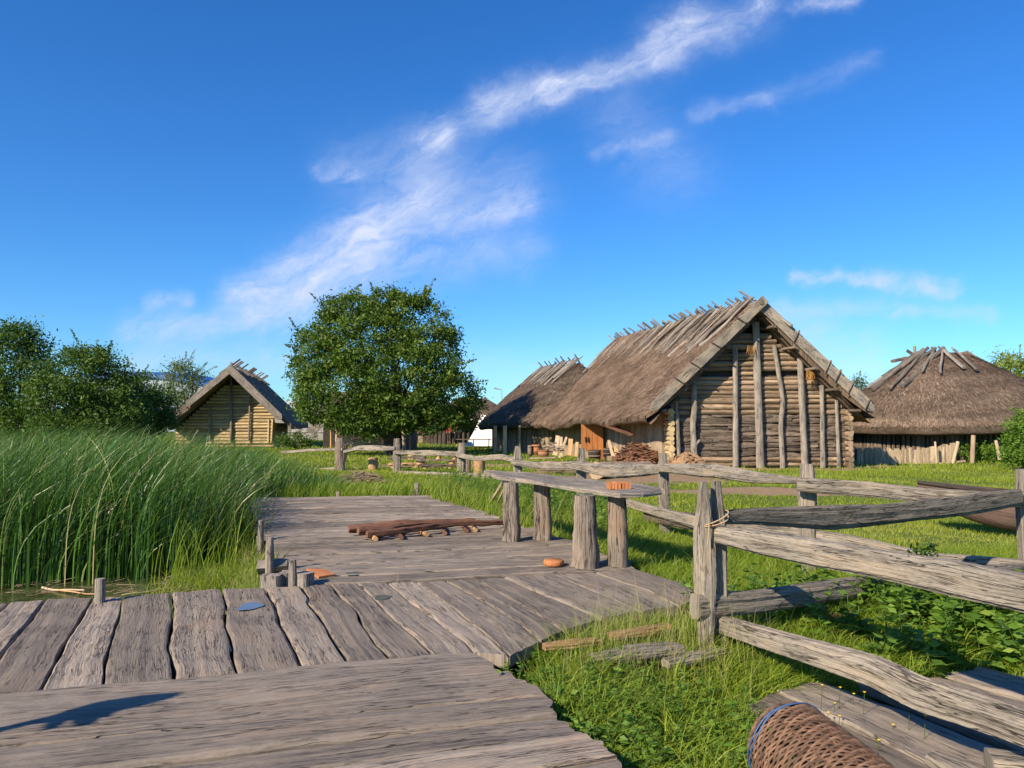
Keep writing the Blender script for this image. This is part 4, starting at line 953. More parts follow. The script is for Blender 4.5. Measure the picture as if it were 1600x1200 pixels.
# door leaf standing open, facing the yard
Yd = 35.4; dd0 = D(908, 663, Yd); dd1 = D(943, 716, Yd); dr = None
m = M(); nb = 4; zb = gz1(dd0[0], Yd)
zl = zb+.42
for k in range(nb):
    xa = dd0[0]+(dd1[0]-dd0[0])*(k+.5)/nb; board(m, (xa, Yd+k*.02, zl), (xa, Yd+k*.02, dd0[2]), (dd1[0]-dd0[0])/nb*.985, .05, up=(0, 1, 0), n=4, wob=.006, rnd=.4+.1*k)
board(m, (dd0[0]+.07, Yd-.01, zb), (dd0[0]+.07, Yd-.01, zl+.1), .13, .06, up=(0, 1, 0)); board(m, (dd1[0]-.07, Yd, zb), (dd1[0]-.07, Yd, zl+.1), .13, .06, up=(0, 1, 0))
door = part('door', m, W_DOOR, H)
for dx in (.28, .52):
    m = M(); hewn(m, [(dd0[0]+dx*.5+.05, Yd-.06, zb+.85), (dd0[0]+dx*.5+.05, Yd-.06, zb+1.1)], [.04, .07, .04], [.04, .06, .04], n=6, k=8); part('handle', m, W_DARK, door)
m = M(); board(m, (dd1[0]+.02, Yd+.4, -.1), (dd1[0]+.02, Yd+.4, 1.95), .14, .14, up=(0, 1, 0)); board(m, (dd1[0]+.42, Yd-.6, -.1), (dd1[0]+.4, Yd-.6, 1.9), .10, .12, up=(0, 1, 0)); part('door_post', m, W_WALL, H)
# orange tufts tucked under the rafters
W_HERB = wood('dried_herbs', (.62, .33, .10), (.42, .19, .05))
for (px, py, n_, hp) in ((1265, 585, 60, 18), (1173, 545, 22, 12)):
    m = M()
    for k in range(n_):
        a_ = D(px+random.uniform(-5, 5), py-random.uniform(0, hp*.5), 29.1); b_ = a_+[random.uniform(-.1, .1), random.uniform(-.1, 0), -random.uniform(.15, .4)]; log(m, a_, b_, .008, .004, k=3, n=3)
    solo('dried_bundle', m, W_HERB, 'larger orange dried bundle hanging under the right rafter of the gable' if n_ == 60 else 'small orange dried bundle hanging near the top of the gable', 'dried bundle', 'dried bundles on the gable')

# ------------------------------------------------------------------ thatched house behind it, to the left
H2 = thing('thatched_house', 'thatched house with drooping eaves between the white tent and the log house', 'house', (1.5, 48, 0))
rA = D(905, 562, 46.0); rB = D(842, 577, 51.0); c2 = (rA+rB)/2; ax2 = unit(rB-rA)
_, P2 = hip_roof(H2, (c2[0], c2[1]), ax2, 6.6, 4.3, 2.7, 1.75, 5.35, .38, T_SHADE, n=14000, wd=.05, hollow=.03)
sd2 = np.array([-ax2[1], ax2[0], 0]); sd2 = sd2 if sd2[0] < 0 else -sd2
dl2 = unit(sd2*1.0+np.array([0, 0, -.84]))
poles_over(H2, c2-ax2*2.9+[0, 0, 5.38-c2[2]], c2+ax2*2.9+[0, 0, 5.38-c2[2]], dl2, 22, 1.6, 2.3, (.1, .4), 1, skew=.25, r=(.05, .08))
poles_over(H2, c2-ax2*2.7+[0, 0, 5.4-c2[2]], c2+ax2*2.7+[0, 0, 5.4-c2[2]], unit(-sd2+np.array([0, 0, -.84])), 8, 1.0, 1.4, (.3, .7), 1, skew=.2, r=(.05, .07))
def stake_wall(parent, c, ax, a, b, z1, step, mat, name='wall', gap=None, pw=2.6, arc=(0, 2*math.pi), wd=.2):
    ax = unit(np.array([ax[0], ax[1], 0.0])); sd = np.array([-ax[1], ax[0], 0.0]); m = M(); th = arc[0]; last = None
    while th < arc[1]:
        ce, se = math.cos(th), math.sin(th); p = np.array([c[0], c[1], 0])+ax*(math.copysign(abs(ce)**(2/pw), ce)*a)+sd*(math.copysign(abs(se)**(2/pw), se)*b)
        if last is None or np.linalg.norm(p-last) > step:
            if not (gap and gap[0] < th < gap[1]): log(m, (p[0], p[1], -.2), (p[0], p[1], z1+random.uniform(-.1, .1)), wd*.55, wd*.5, n=4, k=7, rough=.2, bend=.01)
            last = p
        th += .01
    part(name, m, mat, parent)
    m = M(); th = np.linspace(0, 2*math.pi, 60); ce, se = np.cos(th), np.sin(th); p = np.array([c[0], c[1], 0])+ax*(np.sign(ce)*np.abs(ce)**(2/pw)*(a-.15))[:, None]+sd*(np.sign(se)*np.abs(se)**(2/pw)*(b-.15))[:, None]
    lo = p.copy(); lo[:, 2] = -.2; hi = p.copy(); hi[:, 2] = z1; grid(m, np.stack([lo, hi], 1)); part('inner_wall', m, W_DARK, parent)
stake_wall(H2, c2, ax2, 5.6, 3.3, 2.0, .26, W_WALL, wd=.26)
for (px, w_) in ((774, .2), (789, .22), (812, .12)):
    Yp = 42.6; p = D(px, 695, Yp); m = M(); board(m, (p[0], Yp, -.1), (p[0], Yp, 1.6), w_, .12, up=(0, 1, 0)); part('porch_post', m, W_PALE, H2)

# ------------------------------------------------------------------ round cornered hut at the right
H3 = thing('thatched_hut', 'low thatched hut with crossed ridge timbers and a stake wall, behind the boat at right', 'hut', (19, 36, 0))
c3 = D(1468, 560, 36.6); 
_, P3 = hip_roof(H3, (c3[0]+.25, c3[1]), (1, .0), 5.75, 4.6, 1.0, 1.68, 5.1, .42, T_DARK, n=24000, wd=.036, hollow=.06, pw=2.3)
c3 = np.array([c3[0]+.25, c3[1], 0])
stake_wall(H3, c3, (1, 0), 5.0, 3.5, 1.75, .17, W_OLD, wd=.17, pw=2.4)
# pale stakes cut to the wall's sunlit foot; shade edge put into their height
m = M()
for k in range(62):
    f = k/61; px = 1330+f*162; Yp = 32.6-.15*math.sin(f*3); p = D(px, 720, Yp); hh = .52+.10*math.sin(f*4+2)+.32*f+random.uniform(-.06, .08)
    if random.random() < .95: board(m, (p[0], Yp+random.uniform(-.05, .05), -.1), (p[0]+random.uniform(-.05, .05), Yp, hh), random.uniform(.07, .14), .05, up=(0, 1, 0), n=4, wob=.02, rnd=random.random())
part('lit_stakes', m, W_PALE, H3, 'low row of pale split stakes, cut off where sunlight on the hut wall ends')
m = M(); log(m, D(1440, 727, 32.2), D(1508, 721, 32.1), .07, .06); part('ground_log', m, W_PALE, H3)
for (a_, b_, w_) in (((1521, 680), (1519, 724), 7), ((1497, 690), (1488, 727), 6), ((1556, 688), (1562, 718), 5), ((1461, 690), (1464, 727), 3)):
    m = M(); log(m, D(*b_, 32.0), D(*a_, 32.0), w_/2400*32, w_/2400*31, n=8, k=8, rough=.12, up=(0, 1, 0), rnd=random.uniform(.7, 1)); part('post', m, W_PALE if w_ != 7 else W_WALL, H3)
def proj(P):
    d = P-np.array([0, 0, CAM_H]); c_, s_ = math.cos(PITCH), math.sin(PITCH); y = d[..., 1]*c_+d[..., 2]*s_; z = -d[..., 1]*s_+d[..., 2]*c_
    return 800+1200*d[..., 0]/y, 600-1200*z/y
FP = P3[60:120].reshape(-1, 3); FP = FP[FP[:, 1] <= c3[1]+.3]; FX, FY = proj(FP)
def on_roof(px, py):
    k = np.argmin((FX-px)**2+(FY-py)**2); return FP[k]+np.array([0, -.10, .15])
def hpole(a_, b_, wpx, mat=None, flat=None):
    A = on_roof(*a_); B = on_roof(*b_); 
    if flat is not None: A = D(*a_, flat); B = D(*b_, flat+random.uniform(-.3, .3))
    else: A = A+unit(A-B)*.12
    m = M(); log(m, A, B, wpx/2400*36, wpx/2200*36, n=12, k=8, flat=.7, rough=.2, bend=.03, up=(0, -1, .6)); part('ridge_pole', m, mat or W_ROOF, H3)
for a_, b_, w_ in (((1420, 556), (1362, 615), 7), ((1440, 552), (1378, 600), 5), ((1455, 551), (1402, 592), 5), ((1466, 549), (1405, 607), 7), ((1416, 560), (1370, 585), 5), ((1475, 548), (1469, 588), 4), ((1478, 548), (1501, 580), 6), ((1490, 555), (1528, 582), 5), ((1430, 556), (1395, 590), 4), ((1447, 550), (1388, 612), 5), ((1424, 558), (1352, 605), 4), ((1484, 550), (1512, 575), 4), ((1462, 547), (1440, 585), 4)):
    hpole(a_, b_, w_)
for a_, b_, w_ in (((1482, 557), (1513, 550), 5), ((1393, 565), (1412, 561), 5), ((1417, 548), (1436, 560), 5), ((1429, 541), (1430, 556), 4), ((1440, 545), (1452, 556), 3), ((1456, 543), (1465, 553), 4), ((1466, 541), (1474, 551), 3), ((1474, 543), (1462, 555), 3), ((1410, 560), (1520, 558), 5)):
    hpole(a_, b_, w_, W_OLD, c3[1])

# ------------------------------------------------------------------ small log cabin beyond the reeds at left
H4 = thing('log_cabin', 'small log cabin with steep gable and yellowish sunlit logs, rising behind the reeds', 'cabin', (-19, 56, 0))
YG = 54.0; r4 = unit(np.array([-.2, 1.0, 0])); ap = D(361, 571, YG); zr4 = ap[2]; O4 = np.array([ap[0], YG, 0.0]); hw4 = 4.6; L4 = 19
eL = D(262, 662, YG); eR = D(455, 662, YG)
m = M(); N = 20; P = np.zeros((N, 25, 3))
for i, u in enumerate(np.linspace(0, L4, N)):
    s = np.linspace(-1, 1, 25); S_ = np.where(s < 0, -s*(eL[0]-ap[0]), s*(eR[0]-ap[0])); Z_ = zr4+(1.75-zr4)*np.abs(s)
    P[i] = O4+r4*u+np.stack([S_, np.zeros(25), Z_], 1)
P[:, :, 2] += smoothnoise(N, 25, .03)
uv = grid(m, P); low = P.copy(); low[:, :, 2] -= .4; grid(m, low, flip=True)
for e in (0, N-1): grid(m, np.stack([P[e], low[e]], 0))
for e in (0, 24): grid(m, np.stack([P[:, e], low[:, e]], 0))
part('thatch_roof', m, T_DARK, H4)
for A, B, w_ in ((D(365, 573, 53.7), D(290, 634, 53.7), .44), (D(356, 573, 53.6), D(440, 655, 53.6), .52)):
    bargeboard(H4, A, B, w_, w_, .12, rnd=.2, mat=W_POST)
bargeboard(H4, D(292, 636, 53.9), D(262, 660, 53.9), .5, .4, .12, rnd=.3, mat=W_OLD)
for f in np.linspace(.03, .95, 22):
    p = O4+r4*f*L4+[0, 0, zr4]; sg = random.choice((-1, 1)); m = M(); log(m, p-np.array([sg*.9, 0, .55]), p+np.array([sg*.55, 0, .42+random.random()*.1]), .07, .06, k=6, n=4); part('ridge_pole', m, W_ROOF, H4)
m = M(); z = .0; XL4 = D(275, 690, YG+1.75)[0]; XR4 = D(428, 690, YG+1.75)[0]; sl = (zr4-1.75)/(eR[0]-ap[0]); sl_l = (zr4-1.75)/(ap[0]-eL[0])
while z < zr4-1.35:
    h_ = .24; lo = max(XL4, ap[0]-(zr4-.45-z)/sl_l); hi = min(XR4, ap[0]+(zr4-.45-z)/sl)
    log(m, (lo, YG+1.75, z+.12), (hi, YG+1.75, z+.12+random.uniform(-.02, .02)), .125, .118, n=20, k=8, rough=.1, bend=.003); z += h_*.95
part('log_wall', m, W_YEL, H4)
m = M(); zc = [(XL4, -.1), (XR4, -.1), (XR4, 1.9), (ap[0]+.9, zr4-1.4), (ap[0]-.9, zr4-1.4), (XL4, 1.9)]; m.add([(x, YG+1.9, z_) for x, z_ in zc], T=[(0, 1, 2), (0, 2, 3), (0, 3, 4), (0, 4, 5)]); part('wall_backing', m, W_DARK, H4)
for a_, b_, w_ in (((361, 585), (360, 690), 4), ((328, 637), (328, 690), 3), ((390, 612), (389, 690), 3)):
    m = M(); log(m, D(*b_, YG+1.5), D(*a_, YG+1.5), w_/2200*YG, w_/2400*YG, n=8, k=8, rough=.12, up=(0, 1, 0)); part('post', m, W_POST, H4)
m = M(); log(m, D(310, 672, YG+.1), D(299, 690, YG+.1), .06, .05); part('leaning_pole', m, W_POST, H4)
m = M(); board(m, D(426, 655, YG+1.6), D(424, 692, YG+1.6), .12, .12, up=(0, 1, 0)); board(m, D(420, 655, YG+1.6), D(419, 692, YG+1.6), .10, .1, up=(0, 1, 0)); part('corner_post', m, W_YEL, H4)
m = M(); pA = np.array([XR4, YG+1.8, .8]); board(m, pA, pA+r4*10, .15, 2.0); part('side_wall', m, W_LOG, H4)

# ------------------------------------------------------------------ open shelter behind the tree
SH = thing('open_shelter', 'dark open timber shelter with pale posts behind the big tree', 'shelter', (-9, 50, 0))
Ys = 47.0
m = M(); x0 = D(500, 640, Ys)[0]; x1 = D(745, 640, Ys+12)[0]
V0 = [D(503, 652, Ys), D(655, 652, Ys), D(645, 612, Ys+3.2), D(512, 612, Ys+3.2)]; V0 = [np.array(v) for v in V0]
V1 = [v+[0, 0, -.22] for v in V0]; m.add(V0+V1, [(0, 1, 2, 3), (7, 6, 5, 4), (0, 4, 5, 1), (1, 5, 6, 2), (2, 6, 7, 3), (3, 7, 4, 0)], UV=[(0, 0, 0), (6, 0, 0), (6, 3, 0), (0, 3, 0)]*2)
bk = [np.array(v) for v in (V0[3], V0[2], V0[2]+[0, 3.5, -1.7], V0[3]+[0, 3.5, -1.7])]; m.add(bk+[v+[0, 0, -.2] for v in bk], [(0, 1, 2, 3), (7, 6, 5, 4), (0, 4, 5, 1), (1, 5, 6, 2), (2, 6, 7, 3), (3, 7, 4, 0)], UV=[(0, 0, 0), (6, 0, 0), (6, 3, 0), (0, 3, 0)]*2)
part('roof', m, T_DARK, SH)
m = M(); a_ = D(505, 700, Ys+6.4); b_ = D(650, 700, Ys+6.4); board(m, (a_[0], Ys+6.4, 1.0), (b_[0], Ys+6.4, 1.0), .15, 2.2)
board(m, (b_[0], Ys+.6, 1.0), (b_[0], Ys+6.4, 1.0), .15, 2.2)
part('back_wall', m, W_DARK, SH)
for px, w_ in ((517, 3), (526, 3.4), (578, 4), (631, 5.2), (641, 3)):
    p = D(px, 690, Ys-.1 if px != 641 else Ys-2); m = M(); log(m, (p[0], p[1], -.1), (p[0], p[1], 1.95), w_/2400*Ys, w_/2400*Ys, n=5, k=8, rough=.12, up=(0, 1, 0), rnd=.9); part('post', m, W_CUT if px == 517 else W_PALE, SH)
m = M(); log(m, D(545, 664, Ys), D(573, 685, Ys), .10, .10, n=4); part('brace', m, W_BARK, SH)
m = M(); log(m, D(580, 672, Ys-.15), D(628, 672, Ys-.15), .05, .05, n=4, rnd=.9); part('cross_rail', m, W_PALE, SH)
m = M(); board(m, D(484, 676, 44), D(508, 653, 45.5), .55, .06, up=(.3, -1, .6), rnd=.9); solo('leaning_board', m, W_GREY, 'broad pale board leaning beside the open shelter, near the cabin', 'board')
# sawhorse bench in front
sb = thing('plank_bench', 'pinkish bench of two wide boards in front of the dark shelter', 'bench', D(561, 692, 42))
for y0, y1 in ((686, 690.5), (691.5, 697)):
    m = M(); A = D(527, (y0+y1)/2, 42); B = D(596, (y0+y1)/2, 42); board(m, A, B, .05, (y1-y0)/1200*42, rnd=.9); part('backrest' if y0 == 686 else 'seat', m, wood('pinkish_plank', (.50, .36, .30), (.26, .18, .15)) if y0 == 686 else bpy.data.materials['pinkish_plank'], sb)
for px in (531, 590):
    p = D(px, 700, 42.1); m = M(); board(m, (p[0], 42.1, -.05), (p[0], 42.1, .8), .1, .1, up=(0, 1, 0)); part('leg', m, W_OLD, sb)

# plank fence far behind, between cabin and tree
pf = thing('board_fence', 'distant grey fence of upright boards between the cabin and the big tree', 'fence', (-24, 85, 0))
m = M(); Yf = 85.0
for x in np.arange(-36, -15, .62): board(m, (x, Yf, -.1), (x, Yf, 2.9+random.uniform(-.05, .05)), .56, .06, up=(0, 1, 0), n=3, rnd=random.random())
W_PF = wood('silvery_fence_wood', (.42, .38, .35), (.22, .19, .17), gs=.5); part('boards', m, W_PF, pf)
m = M(); board(m, (-36, Yf-.1, 3.0), (-15, Yf-.1, 3.0), .1, .12, rnd=.9); board(m, (-36, Yf-.1, .9), (-15, Yf-.1, .9), .1, .12, rnd=.9); part('rail', m, W_PF, pf)
m = M(); a_ = D(474, 640, 84.5); b_ = D(488, 640, 84.5); 
so = thing('notice_board', 'small white notice board on the distant grey fence', 'sign', (a_[0], 84.8, 1))
board(m, (a_[0], 84.85, a_[2]), (b_[0], 84.85, b_[2]), .03, .35); part('panel', m, plain('white_paint', (.75, .75, .72), .6, .05), so)
# low barn behind fence
bb = thing('long_barn', 'long pale roofed barn far behind the board fence', 'barn', (-30, 120, 0))
m = M(); box(m, (-46, 120, 0), (-14, 130, 3.4)); part('wall', m, W_PF, bb)
m = M(); V = [(-47, 119, 3.3), (-13, 119, 3.3), (-13, 125, 5.6), (-47, 125, 5.6), (-47, 131, 3.3), (-13, 131, 3.3)]; m.add(V, [(0, 1, 2, 3), (3, 2, 5, 4)], T=[(0, 3, 4), (1, 5, 2)]); part('roof', m, plain('pale_sheet_roof', (.42, .44, .46), .6, .1, .3), bb)
# sports hall far away
ar = thing('sports_hall', 'far off hall with a low curved blue roof edge above the dark trees', 'hall', (-85, 210, 0))
xs_ = np.linspace(D(120, 600, 210)[0], D(345, 600, 210)[0], 40); f = np.linspace(0, 1, 40); zt = np.array([D(0, y, 210)[2] for y in np.interp(f, [0, .35, .6, .85, 1], [586, 580, 583, 592, 602])])
m = M(); fr = np.stack([np.stack([xs_, np.full(40, 210), zt-1.6], 1), np.stack([xs_, np.full(40, 210), zt], 1), np.stack([xs_, np.full(40, 228), zt+1.0], 1), np.stack([xs_, np.full(40, 245), zt-1.5], 1)], 1); grid(m, fr); part('roof', m, plain('blue_sheet', (.015, .09, .32), .5, .05), ar)
m = M(); fr = np.stack([np.stack([xs_, np.full(40, 210.6), 0*zt-.5], 1), np.stack([xs_, np.full(40, 210.6), zt-1.4], 1)], 1); grid(m, fr, smooth=False); part('wall', m, plain('white_cladding', (.30, .34, .38), .6, .08, .4), ar)

# ------------------------------------------------------------------ village green: tent, people, stall, small roofs
CANVAS = plain('white_canvas', (.80, .78, .74), .8, .06, 3, bump=.3)
tn = thing('canvas_tent', 'white canvas tent between the big tree and the drooping thatch', 'tent', D(748, 697, 57))
Yt = 54.0; pk = [D(752, 648, Yt+1.2), D(772, 648, Yt+1.2)]; bs = [D(726, 697, Yt), D(775, 697, Yt), D(778, 690, Yt+4), D(735, 690, Yt+4)]
n_ = 14; m = M()
for a0, a1, b0, b1 in ((bs[0], bs[1], pk[0], pk[1]), (bs[1], bs[2], pk[1], pk[1]), (bs[2], bs[3], pk[1], pk[0]), (bs[3], bs[0], pk[0], pk[0])):
    u = np.linspace(0, 1, n_)[:, None, None]; v = np.linspace(0, 1, n_)[None, :, None]; P = (a0*(1-u)+a1*u)*(1-v)+(b0*(1-u)+b1*u)*v; P[:, :, 2] -= .18*np.sin(v[:, :, 0]*math.pi)*np.ones((n_, 1)); P = P+(.03*np.sin(u*19))*np.array([0, 1, 0])*(1-v); grid(m, P)
part('canvas', m, CANVAS, tn)
m = M(); log(m, pk[0]-[.2, 0, -.02], pk[1]+[.2, 0, .02], .04, .04); part('ridge_pole', m, W_PALE, tn)
sr = thing('thatched_house', 'small thatched roof with white gable edge peeping out beside the big tree', 'house', (-2.5, 66, 0))
_, _P = hip_roof(sr, (D(757, 640, 68)[0]-1.2, 70), (1, .6), 5.2, 3.6, 1.3, 2.0, 4.1, .3, T_DARK, n=3000, wd=.04)
stake_wall(sr, (D(757, 640, 68)[0]-1.2, 70), (1, .6), 4.3, 2.8, 2.1, .4, W_DARK, wd=.35)
m = M(); board(m, D(724, 655.5, 62.5), D(740, 655.5, 62.5), .08, .10, rnd=1); part('eave_board', m, plain('white_trim', (.75, .74, .70), .6, .05), sr)
# market stall row behind the tree
RED = plain('red_cloth', (.34, .05, .03), .85, .3, 5); BRN = plain('brown_cloth', (.16, .07, .04), .9, .3, 5)
for k, (px, wpx, mt_, lb) in enumerate(((662, 34, BRN, 'dark brown awning stall seen under the right part of the tree crown'), (697, 30, RED, 'stall with hanging red cloths beside the standing person'))):
    Ym = 72+k*3; st_ = thing('market_stall', lb, 'stall', D(px, 690, Ym), 'stalls behind the tree')
    a_ = D(px-wpx/2, 650, Ym); b_ = D(px+wpx/2, 650, Ym); m = M(); V = [(a_[0], Ym, 2.0), (b_[0], Ym, 2.0), (b_[0], Ym+2.2, 2.9), (a_[0], Ym+2.2, 2.9)]; m.add(V+[(x, y, z-.1) for x, y, z in V], [(0, 1, 2, 3), (7, 6, 5, 4), (0, 4, 5, 1), (2, 6, 7, 3)]); part('awning', m, W_DARK, st_)
    m = M(); box(m, (a_[0], Ym+2, -.1), (b_[0], Ym+2.2, 2.8)); part('back_panel', m, W_DARK, st_)
    for x in (a_[0]+.1, b_[0]-.1): m = M(); log(m, (x, Ym, -.1), (x, Ym, 2.05), .06, .06, k=6, n=3); part('post', m, W_CUT, st_)
    m = M(); box(m, (a_[0]+.2, Ym+.3, -.05), (b_[0]-.2, Ym+1.0, .85)); part('counter', m, W_WALL, st_)
    for q in range(3):
        x = a_[0]+.3+q*(b_[0]-a_[0]-.6)/2.6; m = M(); box(m, (x, Ym+.05+q*.01, .85), (x+.35, Ym+.1+q*.01, 1.9)); part('hanging_cloth', m, mt_, st_)
bench_y = 66
tb = thing('trestle_table', 'thin low table in front of the white tent', 'table', D(728, 692, 58)); m = M(); board(m, D(712, 686.5, 51), D(768, 686.5, 51), .5, .05); part('table_top', m, W_OLD, tb)
for px in (716, 740, 764): m = M(); p = D(px, 690, 51); log(m, (p[0], 51, -.02), (p[0], 51, D(px, 687, 51)[2]), .035, .035, k=6, n=3); part('leg', m, W_OLD, tb)
# people
SKIN = plain('skin', (.48, .27, .18), .6, .1); HAIR = plain('hair', (.05, .03, .02), .8, .2)
def person(loc, s, facing, shirt, trouser, label, pose=0.0):
    """one continuous skinned body; clothes are sleeves round it"""
    root = thing('person', label, 'person', loc); me = bpy.data.meshes.new('body')
    J = {'hip': (0, 0, .93), 'bel': (0, 0, 1.08), 'che': (0, .01, 1.30), 'nk': (0, .0, 1.47), 'hd0': (0, .02, 1.56), 'hd': (0, .03, 1.66), 'hdt': (0, .02, 1.74), 'lh': (-.10, 0, .90), 'lk': (-.12, .03+pose*.12, .50), 'la': (-.13, -.02+pose*.05, .09), 'lf': (-.14, .14+pose*.05, .04), 'rh': (.10, 0, .90), 'rk': (.12, .03-pose*.08, .50), 'ra': (.13, -.05-pose*.2, .09), 'rf': (.14, .10-pose*.2, .04),
         'ls': (-.19, 0, 1.40), 'le': (-.25, .0, 1.13), 'lw': (-.20, .18, .95), 'lha': (-.18, .25, .90), 'rs': (.19, 0, 1.40), 're': (.25, -.02, 1.13), 'rw': (.24, .12, .90), 'rha': (.23, .18, .84)}
    Rd = {'hip': .14, 'bel': .125, 'che': .15, 'nk': .055, 'hd0': .07, 'hd': .10, 'hdt': .07, 'lh': .09, 'lk': .06, 'la': .04, 'lf': .04, 'rh': .09, 'rk': .06, 'ra': .04, 'rf': .04, 'ls': .065, 'le': .045, 'lw': .03, 'lha': .035, 'rs': .065, 're': .045, 'rw': .03, 'rha': .035}
    E = [('hip', 'bel'), ('bel', 'che'), ('che', 'nk'), ('nk', 'hd0'), ('hd0', 'hd'), ('hd', 'hdt'), ('hip', 'lh'), ('lh', 'lk'), ('lk', 'la'), ('la', 'lf'), ('hip', 'rh'), ('rh', 'rk'), ('rk', 'ra'), ('ra', 'rf'), ('che', 'ls'), ('ls', 'le'), ('le', 'lw'), ('lw', 'lha'), ('che', 'rs'), ('rs', 're'), ('re', 'rw'), ('rw', 'rha')]
    def skinned(name, keys, grow, mat, rootk):
        ks = list(keys); idx = {k: i for i, k in enumerate(ks)}; me = bpy.data.meshes.new(name)
        me.from_pydata([tuple(c*s for c in J[k]) for k in ks], [(idx[a], idx[b]) for a, b in E if a in idx and b in idx], [])
        o = bpy.data.objects.new(name, me); COL.objects.link(o); o.parent = root; md = o.modifiers.new('skin', 'SKIN')
        for k in ks: v = me.skin_vertices[0].data[idx[k]]; v.radius = ((Rd[k]+grow)*s, (Rd[k]+grow)*s*.85); v.use_root = (k == rootk)
        sb_ = o.modifiers.new('sub', 'SUBSURF'); sb_.levels = 2; sb_.render_levels = 2; me.materials.append(mat); return o
    skinned('body', J.keys(), 0, SKIN, 'hip'); skinned('shirt', ['hip', 'bel', 'che', 'ls', 'le', 'lw', 'rs', 're', 'rw'], .02, shirt, 'che')
    skinned('trousers', ['hip', 'lh', 'lk', 'la', 'rh', 'rk', 'ra'], .022, trouser, 'hip')
    m = M(); a_ = rng.normal(size=(1, 3)); lathe(m, (0, -.01*s, 1.66*s), [(0, .125*s), (.06*s, .115*s), (.10*s, .07*s), (.112*s, 0), (.09*s, -.06*s), (.05*s, -.08*s)], k=12)
    h = bpy.data.objects.new('hair', m.mesh('hair')); COL.objects.link(h); h.parent = root; h.data.materials.append(HAIR)
    root.rotation_euler = (0, 0, facing); return root
person(D(714, 694, 60), 1.0, rad(200), plain('dark_shirt', (.03, .022, .025), .8, .2), plain('dark_trousers', (.02, .018, .02), .8, .2), 'dark clothed person standing by the white tent, mid stride', 1.0)
person(D(702, 692, 66), .95, rad(150), plain('red_shirt', (.35, .04, .03), .8, .2), plain('brown_trousers', (.06, .04, .03), .8, .2), 'person in a red shirt standing further back near the red cloths', 0.2)

# lamp far behind
lp = thing('street_lamp', 'thin distant street lamp rising left of the drooping thatched eave', 'street lamp', (D(784, 640, 140)[0], 140, 0))
m = M(); p = D(784, 640, 140); tz = D(784, 609, 140)[2]; log(m, (p[0], 140, 0), (p[0], 140, tz), .12, .07, n=4, k=8, rough=.01, bend=0); part('mast', m, plain('grey_metal', (.3, .3, .3), .5, .1), lp)
m = M(); log(m, (p[0], 140, tz), (p[0]-1.4, 140, tz+.3), .06, .16, n=4, k=8, rough=.01, bend=0); part('lamp_head', m, bpy.data.materials['grey_metal'], lp)

# ------------------------------------------------------------------ things in the yard
def stump(px, py, wpx, hpx, lb, lean=0, mat=None, Y=None, grp='cut stumps used as seats'):
    p = GG(px, py) if Y is None else D(px, py, Y); Y_ = p[1]; rr = wpx/2400*Y_; h_ = hpx/1200*Y_
    m = M(); log(m, p-[0, 0, .05], p+[lean, 0, h_], rr*1.03, rr, n=8, k=16, rough=.06, bend=.005, rnd=random.random(), up=(0, 1, 0)); return solo('stump_seat', m, mat or W_CUT, lb, 'stump', grp)
stump(583, 735, 15, 20, 'orange cut stump seat standing left of the plank tables')
stump(749, 737, 18, 19, 'bright round stump seat right of the fence post by the tables')
stump(533, 722, 14, 28, 'tall leaning log slab hanging at the far fence post', lean=.1)
def table(px0, px1, py, zt, Y, lb, dpt=.7, name='plank_table', mat=None, legs=(.15, .85), grp='low plank tables round the fire place'):
    A = D(px0, py, Y); B = D(px1, py, Y); tbl = thing(name, lb, 'table' if 'table' in name else 'bench', ((A+B)/2)*[1, 1, 0], grp)
    m = M(); board(m, A, B, dpt, .06, wob=.05, n=9); part('table_top' if 'table' in name else 'seat', m, mat or W_OLD, tbl)
    for f in legs:
        c = A*(1-f)+B*f; m = M(); log(m, (c[0], c[1], gz1(c[0], c[1])-.05), (c[0], c[1], c[2]-.03), .12, .11, k=10, n=4, up=(0, 1, 0)); part('leg', m, W_CUT, tbl)
table(608, 665, 715, 0, 31.5, 'dark round edged plank table on stump legs right of the orange stump', .9)
table(650, 716, 719, 0, 30.0, 'long grey plank table nearest the fence post', .4)
table(607, 658, 724.5, 0, 29.0, 'orange topped low bench in front of the dark plank table', .3, 'plank_bench', W_CUT)
table(655, 712, 727, 0, 28.2, 'dark low bench below the long grey plank table', .3, 'plank_bench')
table(680, 716, 711.5, 0, 34, 'short pinkish board seat beyond the tables', .3, 'plank_bench', bpy.data.materials['pinkish_plank'])
stump(643, 716, 12, 6, 'small orange stump beside the dark plank table', Y=34); stump(731, 737, 9, 18, 'dark narrow stump standing between fence post and bright stump', mat=W_OLD)
# grindstone-like trough log and chips before the door
lgA = GG(932, 749); lgB = GG(1010, 742); m = M(); log(m, lgA+[0, 0, .25], lgB+[.1, 0, .26], .30, .20, n=16, k=18, rough=.06, rnd=.8, flat=.85, bend=.01); solo('trough_log', m, W_WALL, 'huge pale split log lying in the yard behind the bench bundle', 'log')
lgA = GG(868, 742); m = M(); lg = GG(905, 738); hewn(m, [GG(866, 741)+[0, 0, .1], GG(912, 734)+[0, 0, .16]], [.2, .3, .1], [.12, .16, .06], n=12, k=12, rnd=.9); solo('split_log', m, W_CUT, 'orange split log with a pointed end, left of the huge pale log', 'log', 'cut logs in the yard')
m = M(); hewn(m, [GG(845, 741)+[0, 0, .25], GG(905, 742)+[0, 0, .22]], [.5, .55, .4], [.34, .36, .3], n=12, k=14, rnd=.6); solo('split_log', m, W_WALL, 'short thick log with brown side under the orange split log', 'log', 'cut logs in the yard')
